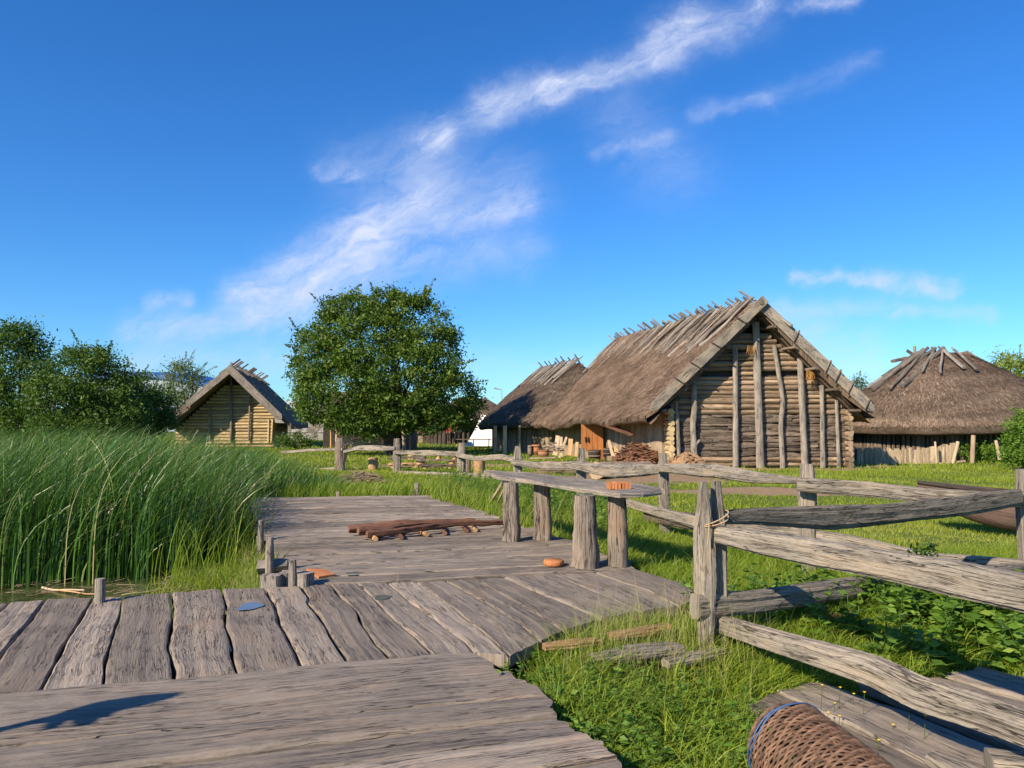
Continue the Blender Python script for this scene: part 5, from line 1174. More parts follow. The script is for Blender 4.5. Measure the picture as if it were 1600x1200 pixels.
# chip pile
def heap(name, px, py, wpx, h_, mat, n, ln, wd, lb, cat, Y=None, group=None, dpth=.5, kind=None, solid=None):
    c = GG(px, py) if Y is None else D(px, py, Y); rr = wpx/2400*c[1]; m = M()
    if solid:
        th = np.linspace(0, 2*math.pi, 25); v = np.linspace(0, 1, 8); P = np.zeros((25, 8, 3))
        for i_, t_ in enumerate(th):
            for j_, v_ in enumerate(v): P[i_, j_] = (c[0]+math.cos(t_)*rr*v_, c[1]+math.sin(t_)*rr*v_*dpth, c[2]-.05+h_*(1-v_**2)*(1+.25*math.sin(t_*3+v_*4)))
        grid(m, P, rnd=.5)
    for _ in range(n):
        a_ = random.random()*6.28; q_ = math.sqrt(random.random()); x = c[0]+math.cos(a_)*rr*q_; y = c[1]+math.sin(a_)*rr*q_*dpth; z = c[2]+h_*(1-q_*q_)*random.uniform(.5 if solid else .05, 1.05)
        t_ = random.random()*3.14 if random.random() < .35 else random.gauss(.1, .3); L = random.uniform(*ln); d = np.array([math.cos(t_), math.sin(t_)*.8, random.gauss(0, .22)])*L*.5
        log(m, np.array([x, y, z])-d, np.array([x, y, z])+d, wd*random.uniform(.7, 1.2), wd*random.uniform(.6, 1), n=4, k=6, rough=.2, bend=.06)
    return solo(name, m, mat, lb, cat, group, kind)
heap('firewood_pile', 997, 719, 60, .66, W_BARK, 330, (.3, .8), .035, 'big tangled pile of reddish brown firewood against the house wall', 'firewood pile', Y=30.8)
heap('brush_pile', 566, 755, 50, .32, W_WALL, 200, (.3, .9), .012, 'brown brushwood pile in the green behind the far deck', 'brush pile', Y=21.5)
SOIL = plain('clay_soil', (.30, .18, .095), .95, .4, 9, bump=1.0)
heap('soil_heap', 1074, 731, 74, .52, SOIL, 420, (.03, .09), .035, 'heap of orange brown clods at the left foot of the log gable', 'soil heap', Y=28.6, solid=True, dpth=.6)
heap('chip_pile', 885, 737, 90, .22, W_CUT, 160, (.08, .3), .03, 'scattered pile of orange wood chips before the open door', 'chip pile', Y=27.5, dpth=.5)
heap('stick_pile', 862, 705, 30, .35, W_PALE, 60, (.2, .7), .02, 'small heap of pale sticks beside the wooden tubs', 'stick pile', Y=33.2)
# boards leaning on the wall
for k, (a_, b_, w_, mt_, lb) in enumerate((((867, 712), (872, 681), 7, W_PALE, 'widest pale board leaning on the wall left of the open door'), ((877, 714), (877, 683), 4, W_PALE, 'straight pale board leaning next to the widest one'), ((874, 716), (885, 683), 3.5, W_PALE, 'pale board slanting right across its neighbours'), ((889, 712), (892, 686), 7, W_CUT, 'orange board leaning just left of the door leaf'), ((900, 714), (902, 691), 5, W_CUT, 'short orange board touching the door leaf edge'), ((958, 714), (951, 688), 4.5, W_PALE, 'pale board leaning right of the dark doorway'), ((967, 716), (958, 700), 5, W_CUT, 'short thick orange board fallen outward right of the doorway'), ((974, 718), (962, 702), 4, W_PALE, 'thin pale board fallen flattest beside the firewood'))):
    Yb = 34.6 if k < 5 else 33.2; m = M(); board(m, D(*a_, Yb-.4), D(*b_, Yb), w_/1200*Yb, .05, up=(0, 1, 0), rnd=random.uniform(.6, 1)); solo('leaning_board', m, mt_, lb, 'board', 'boards leaning on the house wall')
m = M(); board(m, D(952, 664, 32.6), D(989, 680, 31.5), .42, .06, up=(0, -.6, 1), taper=.6, n=7); solo('hanging_board', m, W_BARK, 'brown pointed board hanging slanted under the eave above the firewood', 'board')
# tubs
def tub(px, py, wpx, hpx, Y, lb, mat=None):
    p = D(px, py, Y); rr = wpx/2400*Y; h_ = hpx/1200*Y; tb_ = thing('wooden_tub', lb, 'tub', p, 'wooden tubs before the house'); m = M()
    lathe(m, p, [(0, 0), (rr*.9, 0), (rr, h_*.5), (rr*.97, h_), (rr*.86, h_), (rr*.85, .1), (0, .08)], k=20); part('staves', m, mat or W_SLICE, tb_)
    for f in (.2, .75): m = M(); lathe(m, p+[0, 0, h_*f], [(rr*.99, 0), (rr*1.03, .01), (rr*1.03, .05), (rr*.99, .06)], k=20); part('hoop', m, W_OLD, tb_)
tub(837, 711, 14, 16, 33, 'tall orange tub standing behind the wide one'); tub(849, 713, 17, 10, 32.4, 'wide shallow orange tub overlapping the tall one'); tub(828, 713, 7, 17, 32.8, 'narrow greyish orange tub at the left end of the group', W_WALL)
tub(929, 716, 20, 13, 34.0, 'dark iron grey tub standing under the raised door leaf', W_DARK); tub(949, 712, 13, 12, 33.6, 'dark tub in the shade of the doorway', W_DARK)
m = M(); board(m, D(828, 716, 32.2), D(868, 715, 32.2), .5, .05); solo('low_plank', m, W_WALL, 'pale plank lying under the wooden tubs', 'plank')
# ------------------------------------------------------------------ vegetation
def leafquads(C, size, nrm_bias=None, flat=0.5, out=None):
    """a pointed leaf quad at each centre"""
    n = len(C); d = unit(rng.normal(size=(n, 3))); 
    if out is not None: d = unit(d+out)
    nr = unit(rng.normal(size=(n, 3))+np.array([0, 0, flat])); s = unit(np.cross(d, nr)); L = (size*rng.uniform(.6, 1.3, n))[:, None]; W = L*.42
    return np.stack([C-d*L*.5, C+s*W*.5-d*L*.05, C+d*L*.5, C-s*W*.5-d*L*.05], 1).reshape(-1, 3), np.arange(n*4).reshape(-1, 4)
def crown(lobes, n_clumps, per, leaf, spread, sprigs=0, shade=0.0, ground=None):
    """leaf clumps through the outer volume of overlapping lobes (cx,cy,cz,rx,ry,rz)"""
    lob = np.array(lobes, float); wt = (lob[:, 3]*lob[:, 4]*lob[:, 5])**.67; wt /= wt.sum(); C = []
    while len(C) < n_clumps:
        q = lob[rng.choice(len(lob), p=wt)]; d = unit(rng.normal(size=3)); r = rng.uniform(.35, 1)**.45
        p = q[:3]+d*q[3:]*r
        if ground is not None and p[2] < ground: continue
        inner = min(1.0, min(np.linalg.norm((p-l_[:3])/l_[3:]) for l_ in lob))
        if inner < .55 and rng.random() < .8: continue
        C.append(p)
    C = np.array(C); m = M()
    sp = spread*rng.uniform(.6, 1.3, len(C)); cr = rng.random(len(C))
    idx = np.repeat(np.arange(len(C)), per); pts = C[idx]+rng.normal(size=(len(idx), 3))*sp[idx][:, None]*np.array([1, 1, .7])*.6
    V, Q = leafquads(pts, 1.0 if False else leaf*(.75+.5*cr[idx])); R = np.clip(cr[idx]*.6+rng.random(len(idx))*.4, 0, 1); m.add(V, Q, R=np.repeat(R, 4))
    # sprigs that break the outline
    for _ in range(sprigs):
        q = lob[rng.choice(len(lob), p=wt)]; d = unit(rng.normal(size=3)+np.array([0, 0, .5])); p = q[:3]+d*q[3:]*1.0
        L = spread*rng.uniform(.9, 2.4); dd_ = unit(d+np.array([.2, 0, .6])+rng.normal(size=3)*.35); k = int(per*.7)
        t = rng.random(k); pts = p+dd_*(t*L)[:, None]+rng.normal(size=(k, 3))*.14*spread*(1.1-t)[:, None]+np.array([.1, 0, -.05])*(t**2)[:, None]*L
        V, Q = leafquads(pts, leaf*.9); m.add(V, Q, R=np.repeat(.55+.45*rng.random(k), 4)); sweep(m, np.stack([p, p+dd_*L*.5, p+dd_*L]), circ(4, .02*spread), caps=False, rnd=.05)
    return m, C
def tree(name, label, base, lobes, n_clumps, per, leaf, spread, sprigs, mat, trunk_r, group=None, nbr=16, fork=None, ground=None, cat='tree'):
    base = np.array(base, float); t_ = thing(name, label, cat, base, group); m, C = crown(lobes, n_clumps, per, leaf, spread, sprigs, ground=ground); part('crown', m, mat, t_)
    lc = np.mean([l[:3] for l in lobes], 0); f0 = base+(lc-base)*(.35 if fork is None else fork); m = M()
    log(m, base-[0, 0, .3], f0, trunk_r*1.25, trunk_r*.85, n=10, k=12, rough=.15, bend=.05, up=(0, 1, 0))
    for c in C[rng.choice(len(C), nbr, replace=False)]:
        mid_ = (f0+c)/2+rng.normal(size=3)*.25*np.linalg.norm(c-f0)*.3; log(m, f0, c, trunk_r*.5, trunk_r*.08, path=[f0-(f0-base)*.1, mid_, c], n=8, k=7, rough=.15, bend=0)
    part('trunk', m, W_TRUNK, t_); return t_
L_BIG = leafmat('leaf_dark_green', [(0, (.032, .066, .010)), (.5, (.075, .135, .018)), (.85, (.125, .19, .026)), (1, (.20, .20, .03))], .28)
L_HEDGE = leafmat('leaf_deep_green', [(0, (.03, .062, .011)), (.6, (.07, .13, .02)), (1, (.13, .19, .032))], .25)
L_PALE = leafmat('leaf_grey_green', [(0, (.06, .09, .04)), (.6, (.12, .16, .07)), (1, (.22, .24, .08))], .35)
L_YEL = leafmat('leaf_yellow_green', [(0, (.10, .15, .02)), (.6, (.22, .27, .04)), (1, (.36, .38, .07))], .35)
L_WEED = leafmat('leaf_fresh_green', [(0, (.055, .12, .014)), (.6, (.13, .235, .028)), (1, (.23, .32, .055))], .35)

# big tree: lobes given by photo outline at its distance
YT = 41.0
def lobe(px, py, rpx, rpy, dy=0.0, ry=None, Y=YT):
    c = D(px, py, Y+dy); k = Y/1200; return (c[0], c[1], c[2], rpx*k, (ry or rpx)*k, rpy*k)
big = [lobe(560, 525, 75, 60, 0), lobe(650, 520, 62, 58, 0), lobe(505, 560, 48, 60, -.5), lobe(535, 610, 70, 55, -.6), lobe(640, 595, 85, 68, -.8), lobe(700, 620, 48, 45, 0), lobe(600, 560, 95, 85, 0), lobe(610, 640, 80, 30, .5), lobe(490, 610, 30, 40, 0), lobe(630, 485, 35, 30, 0), lobe(540, 480, 38, 26, 0), lobe(690, 560, 35, 40, .5), lobe(590, 660, 60, 22, .6), lobe(720, 640, 25, 28, 0), lobe(500, 640, 36, 26, -.3), lobe(570, 662, 60, 20, -.5), lobe(680, 655, 55, 22, -.5), lobe(735, 645, 22, 26, 0), lobe(480, 545, 28, 34, 0), lobe(600, 468, 20, 18, 0), lobe(655, 472, 18, 20, 0), lobe(515, 487, 20, 16, 0), lobe(467, 590, 17, 14, 0), lobe(742, 606, 16, 14, 0), lobe(612, 455, 9, 13, 0), lobe(700, 520, 16, 14, 0)]
tree('broadleaf_tree', 'big round dark green tree standing alone in the middle of the green', GG(611, 712), big, 1380, 62, .185, .42, 95, L_BIG, .28, nbr=26, fork=.30)
# trees beyond the reeds at left
def T(px, py, rx, ry, Y, dy=0, rz=None): return lobe(px, py, rx, ry, dy, rz, Y)
tree('hedge_tree', 'tall airy tree at the left picture edge with ragged top', D(30, 690, 40), [T(20, 560, 52, 58, 40), T(45, 610, 55, 60, 40), T(-20, 600, 60, 80, 40), T(30, 540, 28, 34, 40), T(60, 665, 60, 22, 40)], 420, 60, .17, .5, 30, L_HEDGE, .18, 'dark trees beyond the reeds')
tree('hedge_tree', 'broad dark bushy tree with drooping sprays, middle of the left tree group', D(135, 690, 38), [T(120, 590, 58, 50, 38), T(165, 600, 48, 50, 38), T(95, 630, 60, 45, 38), T(180, 640, 45, 40, 38), T(140, 560, 34, 22, 38), T(130, 668, 75, 20, 38)], 520, 60, .16, .45, 34, L_HEDGE, .18, 'dark trees beyond the reeds')
tree('hedge_tree', 'lowest dark tree of the left group, overlapping the cabin roof', D(225, 690, 42), [T(215, 625, 42, 40, 42), T(245, 640, 30, 32, 42), T(190, 650, 36, 30, 42), T(215, 660, 55, 26, 42)], 330, 60, .16, .45, 22, L_HEDGE, .15, 'dark trees beyond the reeds')
tree('pale_tree', 'pale grey green feathery tree standing behind the small cabin', D(285, 690, 80), [T(285, 600, 32, 36, 80), T(275, 640, 40, 30, 80), T(300, 580, 18, 16, 80)], 150, 50, .26, .9, 26, L_PALE, .3)
tree('yellow_tree', 'bright yellow green willow rising behind the hut at the right edge', D(1600, 690, 62), [T(1590, 590, 40, 32, 62), T(1578, 582, 30, 34, 62), T(1640, 600, 50, 40, 62), T(1570, 615, 22, 25, 62), T(1620, 640, 60, 40, 62)], 330, 60, .22, .6, 20, L_YEL, .3)
tree('small_tree', 'little treetop showing in the gap between log house and hut', D(1343, 690, 70), [T(1343, 610, 16, 24, 70), T(1335, 630, 20, 22, 70)], 60, 45, .22, .6, 6, L_PALE, .2)
tree('elder_bush', 'leafy dark bush at the right edge before the hut', D(1600, 725, 27), [T(1605, 685, 28, 44, 27), T(1585, 706, 14, 22, 27), T(1640, 690, 40, 50, 27)], 320, 50, .12, .26, 16, L_WEED, .08, nbr=10, cat='bush')
tree('low_bush', 'green nettle bush between the posts of the hut', D(1530, 722, 33), [T(1510, 706, 12, 13, 33), T(1537, 704, 20, 16, 33), T(1552, 710, 12, 12, 33)], 130, 45, .10, .22, 6, L_WEED, .05, nbr=6, cat='bush')
tree('low_bush', 'dark weedy bush at the foot of the log cabin', D(470, 690, 50), [T(465, 688, 22, 12, 50), T(440, 690, 14, 9, 50)], 60, 40, .14, .3, 6, L_HEDGE, .05, nbr=4, cat='bush')
# far wooded edge that closes the horizon
m = M()
for x in np.arange(-420, 420, 5.0):
    y = 300+40*math.sin(x*.02); h_ = 5+3*math.sin(x*.11)+2*math.sin(x*.37); c = np.array([x, y, h_*.4]); k = 130
    pts = c+rng.normal(size=(k, 3))*np.array([3.2, 2.5, h_*.33]); V, Q = leafquads(pts, 1.8); m.add(V, Q, R=np.repeat(rng.random(k)*.7, 4))
struct('distant_wood', m, L_HEDGE, 'stuff')

# ---- blades
def blades(bx, by, bz, h, w, lean, curl, segs=3, rndv=None, droop=0.0):
    """tapered bent blades; lean (n,2) is the horizontal offset of the tip as a share of height"""
    n = len(bx); t = np.linspace(0, 1, segs+1); az = rng.random(n)*math.pi; sx = np.cos(az)*w*.5; sy = np.sin(az)*w*.5
    V = np.zeros((n, segs+1, 2, 3))
    for k, tk in enumerate(t):
        o = tk**curl; cx_ = bx+lean[:, 0]*h*o; cy_ = by+lean[:, 1]*h*o; cz_ = bz+h*(tk-droop*tk**3); f = (1-tk)**.6 if k < segs else .02
        f = max(f, .02)
        V[:, k, 0] = np.stack([cx_-sx*f, cy_-sy*f, cz_], 1); V[:, k, 1] = np.stack([cx_+sx*f, cy_+sy*f, cz_], 1)
    base = np.arange(n)*(segs+1)*2; Q = np.concatenate([np.stack([base+2*k, base+2*k+1, base+2*k+3, base+2*k+2], 1) for k in range(segs)])
    R = rng.random(n) if rndv is None else rndv
    uvz = np.zeros((n, segs+1, 2, 3)); uvz[:, :, :, 0] = t[None, :, None]
    return V.reshape(-1, 3), Q, np.repeat(R, (segs+1)*2), uvz.reshape(-1, 3)
def addblades(m, *a, **k):
    V, Q, R, U = blades(*a, **k); m.add(V, Q, UV=U, R=R, smooth=False)
L_GRASS = leafmat('grass_blades', [(0, (.085, .145, .014)), (.45, (.18, .265, .022)), (.8, (.28, .34, .038)), (.93, (.24, .27, .06)), (1, (.42, .36, .16))], .35, .5)
L_LAWN = leafmat('lawn_blades', [(0, (.13, .18, .016)), (.5, (.25, .31, .028)), (.85, (.35, .38, .05)), (1, (.36, .33, .12))], .35, .55)
L_REED = leafmat('reed_blades', [(0, (.028, .072, .012)), (.5, (.062, .145, .022)), (.85, (.13, .23, .045)), (.97, (.23, .30, .09)), (1, (.36, .30, .13))], .25, .38, .45)

DECK_PX = [(-300, 960), (14, 938), (267, 925), (415, 917), (484, 914), (432, 872), (405, 820), (390, 777), (661, 773), (787, 811), (905, 848), (997, 887), (1085, 921)]
deckpoly = [tuple(G(*p, 0)[:2]) for p in DECK_PX]+[tuple(G(*p, 0)[:2]) for p in ((1105, 934), (1060, 947), (1000, 956), (938, 968), (880, 986), (845, 1002), (797, 1026), (755, 1040), (795, 1075), (845, 1098), (858, 1119), (902, 1135), (918, 1152), (960, 1188), (1040, 1260))]+[(.9, 2.0), (-6, 2.0)]
BWP = [tuple(G(*p, -.2)[:2]) for p in ((1168, 1092), (1290, 1062), (1345, 1066), (1475, 1056), (1540, 1044), (1900, 1110), (2000, 1500), (1500, 1500))]
HOUSES = [[(XL-.3, YW-.3), (XR+.3, YW-.3), (XR-4, 44), (XL-4, 44)]]
def hutmask(x, y):
    k = ~inpoly(x, y, HOUSES[0]); k &= ((x-c3[0])/5.3)**2+((y-c3[1])/3.9)**2 > 1; return k
def field(n, x0, x1, y0, y1, dens=None, dist_pow=1.0):
    """points thinned with distance inside the viewed wedge"""
    y = y0+(y1-y0)*rng.random(n)**dist_pow; x = x0+(x1-x0)*rng.random(n); return x, y
def ok_ground(x, y, water=False, margin=.02):
    k = ~inpoly(x, y, deckpoly) & ~inpoly(x, y, BWP) & hutmask(x, y)
    if not water: k &= (~inpoly(x, y, POND)) | (pdist(x, y, POND) < .25)
    return k
def wedge(x, y, pad=1.0): return np.abs(x) < y*.70+pad
wind = np.array([.28, .05])
# near rough grass on the right
m = M()
x, y = field(175000, .2, 9.5, 2.4, 11.0); k = ok_ground(x, y) & wedge(x, y, 2.6); x, y = x[k], y[k]
patch = .5+.5*sinn(x, y, 1.6, 3)*.7
edge = np.exp(-(pdist(x, y, deckpoly)/.5)**2); fence_d = np.exp(-(pdist(x, y, [P1, (5.6, 8.5), (3.5, 9.3), (2.6, 13)], False)/.6)**2); bwd = np.exp(-(pdist(x, y, BWP)/.3)**2)
hh = (.10+.10*np.clip(patch, 0, 1)+.06*edge+.12*fence_d)*rng.uniform(.5, 1.35, len(x)); hh *= np.where((y < 6.2) & (x < 2.6), 1.15, 1)*(1-.35*bwd)
scrap = np.zeros(len(x))
for a_, b_ in (((925, 1040), (1060, 1022)), ((850, 1022), (935, 1012)), ((955, 1005), (1045, 990)), ((1040, 1048), (1130, 1028))): scrap = np.maximum(scrap, np.exp(-(pdist(x, y, [G(*a_, -.12)[:2]-[0, .05], G(*b_, -.12)[:2]-[0, .05]], False)/.13)**2))
kk = (rng.random(len(x)) > .55*dirt(x, y)) & (rng.random(len(x)) > 1.0*scrap); x, y, hh = x[kk], y[kk], hh[kk]*(1-.5*scrap[kk])
lean = rng.normal(0, .42, (len(x), 2))+wind*.7; rr = np.clip(rng.beta(2.0, 2.2, len(x))+.12*sinn(x, y, .9, 1), 0, .92)
addblades(m, x, y, gz(x, y)-.01, hh, rng.uniform(.005, .011, len(x)), lean, 1.7, segs=3, rndv=rr, droop=.12)
# long arching tufts
for _ in range(850):
    f = rng.random()
    if f < .55: cx_, cy_ = rng.uniform(.2, 3.0), rng.uniform(3.3, 6.6)
    elif f < .8: cx_, cy_ = rng.uniform(1.2, 5.8), rng.uniform(6.0, 9.5)
    else: cx_, cy_ = rng.uniform(.2, 2.4), rng.uniform(8.8, 14)
    if not ok_ground(np.array([cx_]), np.array([cy_]))[0]: continue
    n = rng.integers(18, 46); x = cx_+rng.normal(0, .045, n); y = cy_+rng.normal(0, .045, n); hh = rng.uniform(.15, rng.uniform(.25, .5), n)*(1 if cy_ < 9 else .9)
    kk = ok_ground(x, y); x, y, hh = x[kk], y[kk], hh[kk]; addblades(m, x, y, gz(x, y)-.01, hh, rng.uniform(.007, .014, len(x)), rng.normal(0, .55, (len(x), 2))+wind, 2.0, segs=5, rndv=rng.uniform(.2, .9, len(x)), droop=.32)
n = 5200; x = rng.uniform(.15, 1.65, n); y = rng.uniform(4.6, 6.6, n); k = ok_ground(x, y) & (pdist(x, y, deckpoly) < .45); x, y = x[k], y[k]
addblades(m, x, y, gz(x, y), rng.uniform(.2, .5, len(x)), rng.uniform(.006, .011, len(x)), rng.normal(0, .4, (len(x), 2)), 1.8, segs=4, rndv=rng.uniform(.3, .97, len(x)), droop=.25)
# dry seed stalks by the deck
n = 520; x = rng.normal(.95, .5, n); y = rng.normal(5.9, .35, n); k = ok_ground(x, y); x, y = x[k], y[k]
addblades(m, x, y, gz(x, y), rng.uniform(.35, .75, len(x)), np.full(len(x), .004), rng.normal(0, .22, (len(x), 2)), 1.4, segs=4, rndv=rng.uniform(.94, 1, len(x)))
n = 700; x = rng.uniform(-2.2, 1.6, n); y = rng.uniform(11, 19.5, n); k = ok_ground(x, y) & (pdist(x, y, deckpoly) < 1.3); x, y = x[k], y[k]
addblades(m, x, y, gz(x, y), rng.uniform(.35, .8, len(x)), np.full(len(x), .009), rng.normal(0, .25, (len(x), 2))+wind, 1.4, segs=4, rndv=rng.uniform(.9, 1, len(x)))
# tall grass beside and behind the far deck
n = 42000; x = rng.uniform(-6.5, 4.5, n); y = rng.uniform(9, 24, n); k = ok_ground(x, y) & (pdist(x, y, deckpoly) < 3.2) & ((x > -3) | (y > 17.3)); x, y = x[k], y[k]; dd_ = pdist(x, y, deckpoly)
hh = rng.uniform(.25, .60, len(x))*np.clip(1.15-dd_/3.4, .25, 1)*np.where(x > .2, .62, 1); addblades(m, x, y, gz(x, y)-.02, hh, rng.uniform(.010, .02, len(x)), rng.normal(0, .35, (len(x), 2))+wind, 1.7, segs=3, rndv=np.clip(rng.beta(2, 2, len(x))+.1*sinn(x, y, 1.5), 0, 1), droop=.1)
struct('tall_grass', m, L_GRASS, 'stuff')
# lawn
m = M()
for n, y0, y1, w_, h0 in ((150000, 8, 16, .011, .075), (130000, 15, 28, .02, .085), (80000, 27, 55, .04, .11), (30000, 50, 110, .09, .16)):
    y = rng.uniform(y0, y1, n); x = rng.uniform(-1, 1, n)*(y*.72+3); k = ok_ground(x, y) & wedge(x, y, 3) & (y > -2.0*x+6); x, y = x[k], y[k]
    dk = dirt(x, y); kk = rng.random(len(x)) > np.clip(dk*1.6, 0, .985); x, y = x[kk], y[kk]
    hh = h0*rng.uniform(.4, 1.3, len(x))*(1+.5*np.clip(sinn(x, y, .8, 5), -.8, 1.5)); rr = np.clip(rng.beta(2.2, 2, len(x))+.16*sinn(x, y, .45, 2)+.08*sinn(x, y, 1.9, 1), 0, 1)
    addblades(m, x, y, gz(x, y)-.01, hh, np.full(len(x), w_)*rng.uniform(.6, 1.2, len(x)), rng.normal(0, .45, (len(x), 2))+wind*.5, 1.5, segs=2, rndv=rr)
struct('lawn_grass', m, L_LAWN, 'stuff')

# ---- reeds in the pond
def reedtop(x, y):
    """height above the water by bearing"""
    px = 800+1200*x/y; z = np.interp(px, [-200, 60, 200, 300, 380, 420, 470, 520, 560], [1.62, 1.60, 1.57, 1.42, 1.26, 1.05, .72, .45, .3]); return z-WATER_Z
RP = [(-14, 8.6), (-8.0, 9.3), (-6.9, 9.6), (-5.9, 10.0), (-5.0, 10.2), (-4.35, 10.9), (-4.35, 12), (-5.0, 14.5), (-5.75, 17.0), (-5.9, 18.0), (-4.4, 18.4), (-3.6, 19.0), (-4.2, 22), (-9, 26), (-26, 26), (-26, 12)]
m = M(); n = 40000; y = 8.6+17.5*rng.random(n)**1.35; x = rng.uniform(-1, 0, n)*(y*.70+1.2); k = inpoly(x, y, RP) | ((pdist(x, y, RP) < .35) & (rng.random(n) < .18)); k &= ~inpoly(x, y, deckpoly); x, y = x[k], y[k]
cl_ = sinn(x, y, 3.0, 2); kk = rng.random(len(x)) < np.clip(.8+.35*cl_, .15, 1); x, y = x[kk], y[kk]
front = np.exp(-(pdist(x, y, RP[:9], False)/.5)**2)
hh = reedtop(x, y)*rng.uniform(.62, 1.07, len(x))*(1+.09*sinn(x, y, 1.3, 4))*(1-.22*front*rng.random(len(x))); wd = rng.uniform(.014, .028, len(x))*(1+.03*(y-9))
lean = rng.normal(0, .17, (len(x), 2))+np.array([.29, .02])*rng.uniform(.3, 1.35, (len(x), 1)); 
addblades(m, x, y, np.full(len(x), WATER_Z-.05), hh, wd, lean, 4.0, segs=8, rndv=np.clip(rng.beta(2, 2, len(x))+.15*sinn(x, y, 1.2, 6)+(rng.random(len(x)) < .035)*.6, 0, 1), droop=.06)
# bent leaves
n = 9000; i_ = rng.integers(0, len(x), n); addblades(m, x[i_]+rng.normal(0, .03, n), y[i_]+rng.normal(0, .03, n), np.full(n, WATER_Z-.05), hh[i_]*rng.uniform(.5, .85, n), wd[i_], rng.normal(0, .22, (n, 2))+np.array([.5, 0]), 2.6, segs=7, rndv=rng.uniform(.3, .97, n), droop=.28)
struct('reeds', m, L_REED, 'stuff')
# dead reed litter and a grassy tuft at the deck corner
m = M()
for _ in range(110):
    px = random.choice((random.uniform(0, 400), random.gauss(350, 35))); py = random.uniform(898, 930) if px > 290 else random.uniform(900, 928); p = G(px, min(py, 915) if px > 300 else py, WATER_Z+.03)
    a_ = random.uniform(-.5, .5)+(0 if random.random() < .6 else 1.2); L = random.uniform(.1, .4); d = np.array([math.cos(a_), math.sin(a_), random.uniform(-.05, .25)])*L*.5
    log(m, p-d, p+d, random.uniform(.003, .007), .003, k=4, n=4, bend=.12)
struct('reed_litter', m, W_WALL, 'stuff')
for a_, b_, rr, lb in (((66, 918), (132, 922), .016, 'pale dead stick floating left of the lone post stub'), ((92, 922), (150, 928), .013, 'thinner reddish stick floating just below the pale one'), ((262, 902), (338, 888), .014, 'long dead reed stem lying aslant before the reeds'), ((190, 930), (245, 922), .008, 'slender floating stem between two dark plank gaps')):
    m = M(); log(m, G(*a_, WATER_Z+.02), G(*b_, WATER_Z+.05), rr, rr*.7, k=6, n=8, bend=.06); solo('floating_stick', m, W_CUT if rr == .013 else W_PALE, lb, 'stick', 'dead stems on the water')
m = M(); n = 2600; x = rng.normal(-3.55, .32, n); y = rng.normal(9.9, .30, n); k = ~inpoly(x, y, deckpoly); x, y = x[k], y[k]
addblades(m, x, y, np.full(len(x), WATER_Z-.02), rng.uniform(.08, .38, len(x)), rng.uniform(.005, .010, len(x)), rng.normal(0, .4, (len(x), 2)), 1.7, segs=3, rndv=rng.uniform(.3, 1, len(x)), droop=.2)
n = 260; x = rng.uniform(-4.6, -3.6, n); y = rng.uniform(9.6, 12.5, n); k = ~inpoly(x, y, deckpoly); x, y = x[k], y[k]
addblades(m, x, y, np.full(len(x), WATER_Z-.02), rng.uniform(.4, 1.2, len(x)), rng.uniform(.008, .014, len(x)), rng.normal(0, .2, (len(x), 2))+[.2, 0], 2, segs=4, rndv=rng.uniform(.3, .95, len(x)), droop=.1)
n = 5000; x = rng.uniform(-4.4, -2.2, n); y = rng.uniform(8.2, 12.5, n); k = ~inpoly(x, y, deckpoly); x, y = x[k], y[k]
addblades(m, x, y, np.maximum(gz(x, y), WATER_Z)-.02, rng.uniform(.05, .28, len(x)), rng.uniform(.005, .010, len(x)), rng.normal(0, .6, (len(x), 2)), 1.7, segs=3, rndv=np.clip(rng.uniform(.0, 1.5, len(x)), 0, 1), droop=.3)
struct('pond_edge_grass', m, L_GRASS, 'stuff')

# ---- broad leaved weeds
def herbs(spots, leaf, hmax, per, name, mat=L_WEED):
    m = M()
    for cx_, cy_, h_ in spots:
        if not ok_ground(np.array([cx_]), np.array([cy_]))[0]: continue
        z0 = gz1(cx_, cy_); lean = rng.normal(0, .38, 2); k = per; t = rng.uniform(.12, 1, k); r0 = leaf*(1.25-.6*t)*rng.uniform(.55, 1.5)
        az = rng.random(k)*6.28; out = np.stack([np.cos(az), np.sin(az), rng.uniform(-.1, .45, k)], 1); st_ = np.stack([cx_+lean[0]*h_*t, cy_+lean[1]*h_*t, z0+h_*t], 1)
        C = st_+out*r0[:, None]*.6; d = unit(out); nr = unit(np.cross(d, np.cross([0, 0, 1.0], d))+rng.normal(0, .55, (k, 3))); s = unit(np.cross(d, nr)); L = r0[:, None]*rng.uniform(.7, 1.2, (k, 1)); W = L*.55
        V = np.stack([C-d*L*.5, C+s*W*.5-d*L*.08-nr*L*.04, C+d*L*.5-[0, 0, .1]*L, C-s*W*.5-d*L*.08-nr*L*.04], 1).reshape(-1, 3); m.add(V, np.arange(k*4).reshape(-1, 4), R=np.repeat(np.clip(rng.normal(.55, .25, k), 0, 1), 4))
        sweep(m, np.array([[cx_, cy_, z0], [cx_+lean[0]*h_*.5, cy_+lean[1]*h_*.5, z0+h_*.5], [cx_+lean[0]*h_, cy_+lean[1]*h_, z0+h_]]), circ(4, .003), caps=False, rnd=.3)
    return struct(name, m, mat, 'stuff')
sp = []
for _ in range(520): sp.append((rng.uniform(-.1, 2.9), rng.uniform(3.3, 5.2), rng.uniform(.06, .30)))
for _ in range(420): sp.append((rng.normal(.35, .35), rng.normal(4.9, .55), rng.uniform(.10, .30)))
for _ in range(550): x = rng.uniform(-1.8, 1.8); sp.append((x, 17.6-1.5*x+rng.normal(0, 1.2), rng.uniform(.25, .55)))
herbs(sp, .055, .2, 26, 'weeds')
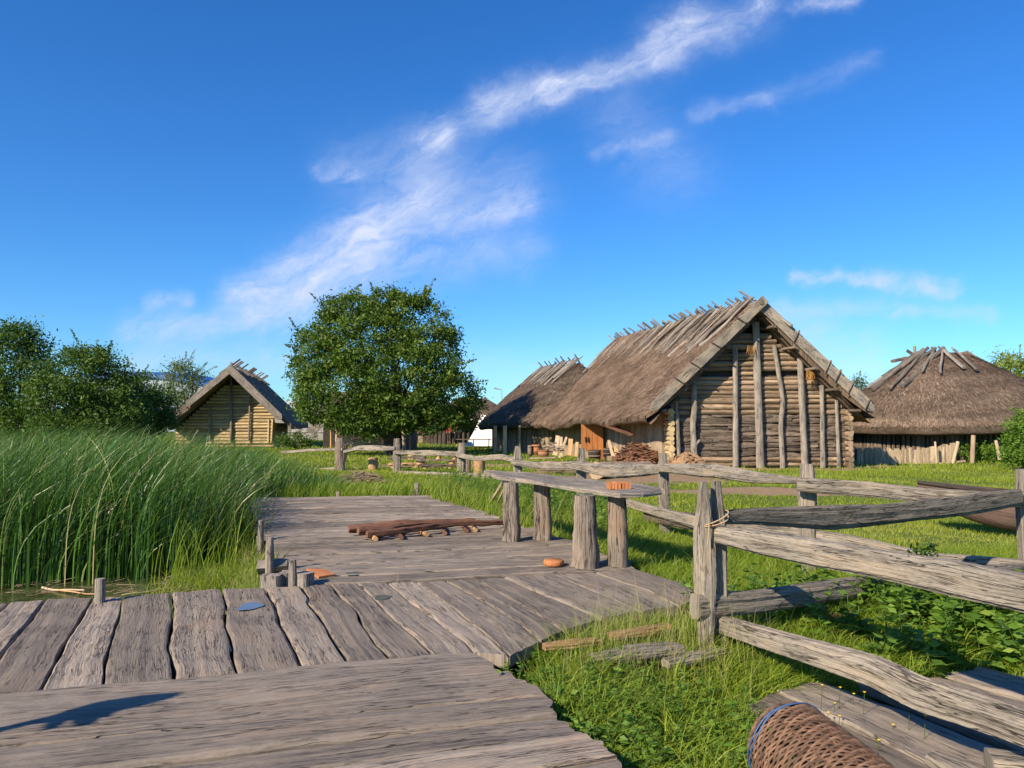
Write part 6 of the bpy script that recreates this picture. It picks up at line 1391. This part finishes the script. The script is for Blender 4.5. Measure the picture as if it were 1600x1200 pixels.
for (n_, cx_, cy_, sx, sy, h0, h1, lf, per, lb) in ((190, 4.1, 6.9, .55, .5, .28, .55, .11, 34, 0), (60, 2.35, 7.0, .30, .3, .25, .5, .08, 28, 0), (60, 3.4, 5.6, .35, .35, .2, .45, .10, 26, 0)):
    herbs([(rng.normal(cx_, sx), rng.normal(cy_, sy), rng.uniform(h0, h1)) for _ in range(n_)], lf, .5, per, 'nettle_undergrowth')
# yellow flowers
m = M(); 
for _ in range(11):
    q = random.random()
    if q < .4: p = np.array([random.gauss(1.95, .12), random.gauss(5.05, .12), 0])
    elif q < .6: p = G(1300+random.gauss(0, 22), 1085+random.gauss(0, 8), -.1)
    else: p = G(1430+random.gauss(0, 30), 1125+random.gauss(0, 14), -.1)
    z = gz1(p[0], p[1]); h_ = random.uniform(.16, .32); sweep(m, np.array([[p[0], p[1], z], [p[0]+.01, p[1], z+h_*.5], [p[0]+.02, p[1], z+h_]]), circ(3, .002), caps=False, rnd=.1)
    a_ = np.linspace(0, 2*math.pi, 7); V = np.stack([p[0]+.02+.010*np.cos(a_[:6]), p[1]+.010*np.sin(a_[:6]), np.full(6, z+h_+.006)], 1); V = np.concatenate([V, [[p[0]+.02, p[1], z+h_]]]); m.add(V, T=[(k, (k+1) % 6, 6) for k in range(6)], R=1.0)
struct('yellow_flowers', m, leafmat('flower_yellow', [(0, (.08, .14, .02)), (.5, (.08, .14, .02)), (.9, (.85, .62, .02)), (1, (.85, .62, .02))], .2), 'stuff')
# leafy sprig of no set species caught on the near rail
m = M(); c = D(1441, 862, 4.65); pts = c+rng.normal(size=(46, 3))*np.array([.035, .03, .03]); pts = np.concatenate([pts, c+np.array([.05, 0, .03])+rng.normal(size=(22, 3))*.018]); V, Q = leafquads(pts, .045); m.add(V, Q, R=np.repeat(rng.random(len(pts))*.3, 4)); sweep(m, np.stack([c-[0, 0, .08], c, c+[.05, 0, .04]]), circ(4, .003), caps=False)
solo('leafy_sprig', m, L_HEDGE, 'small dark leafy sprig sprouting over the thick middle rail', 'plant')
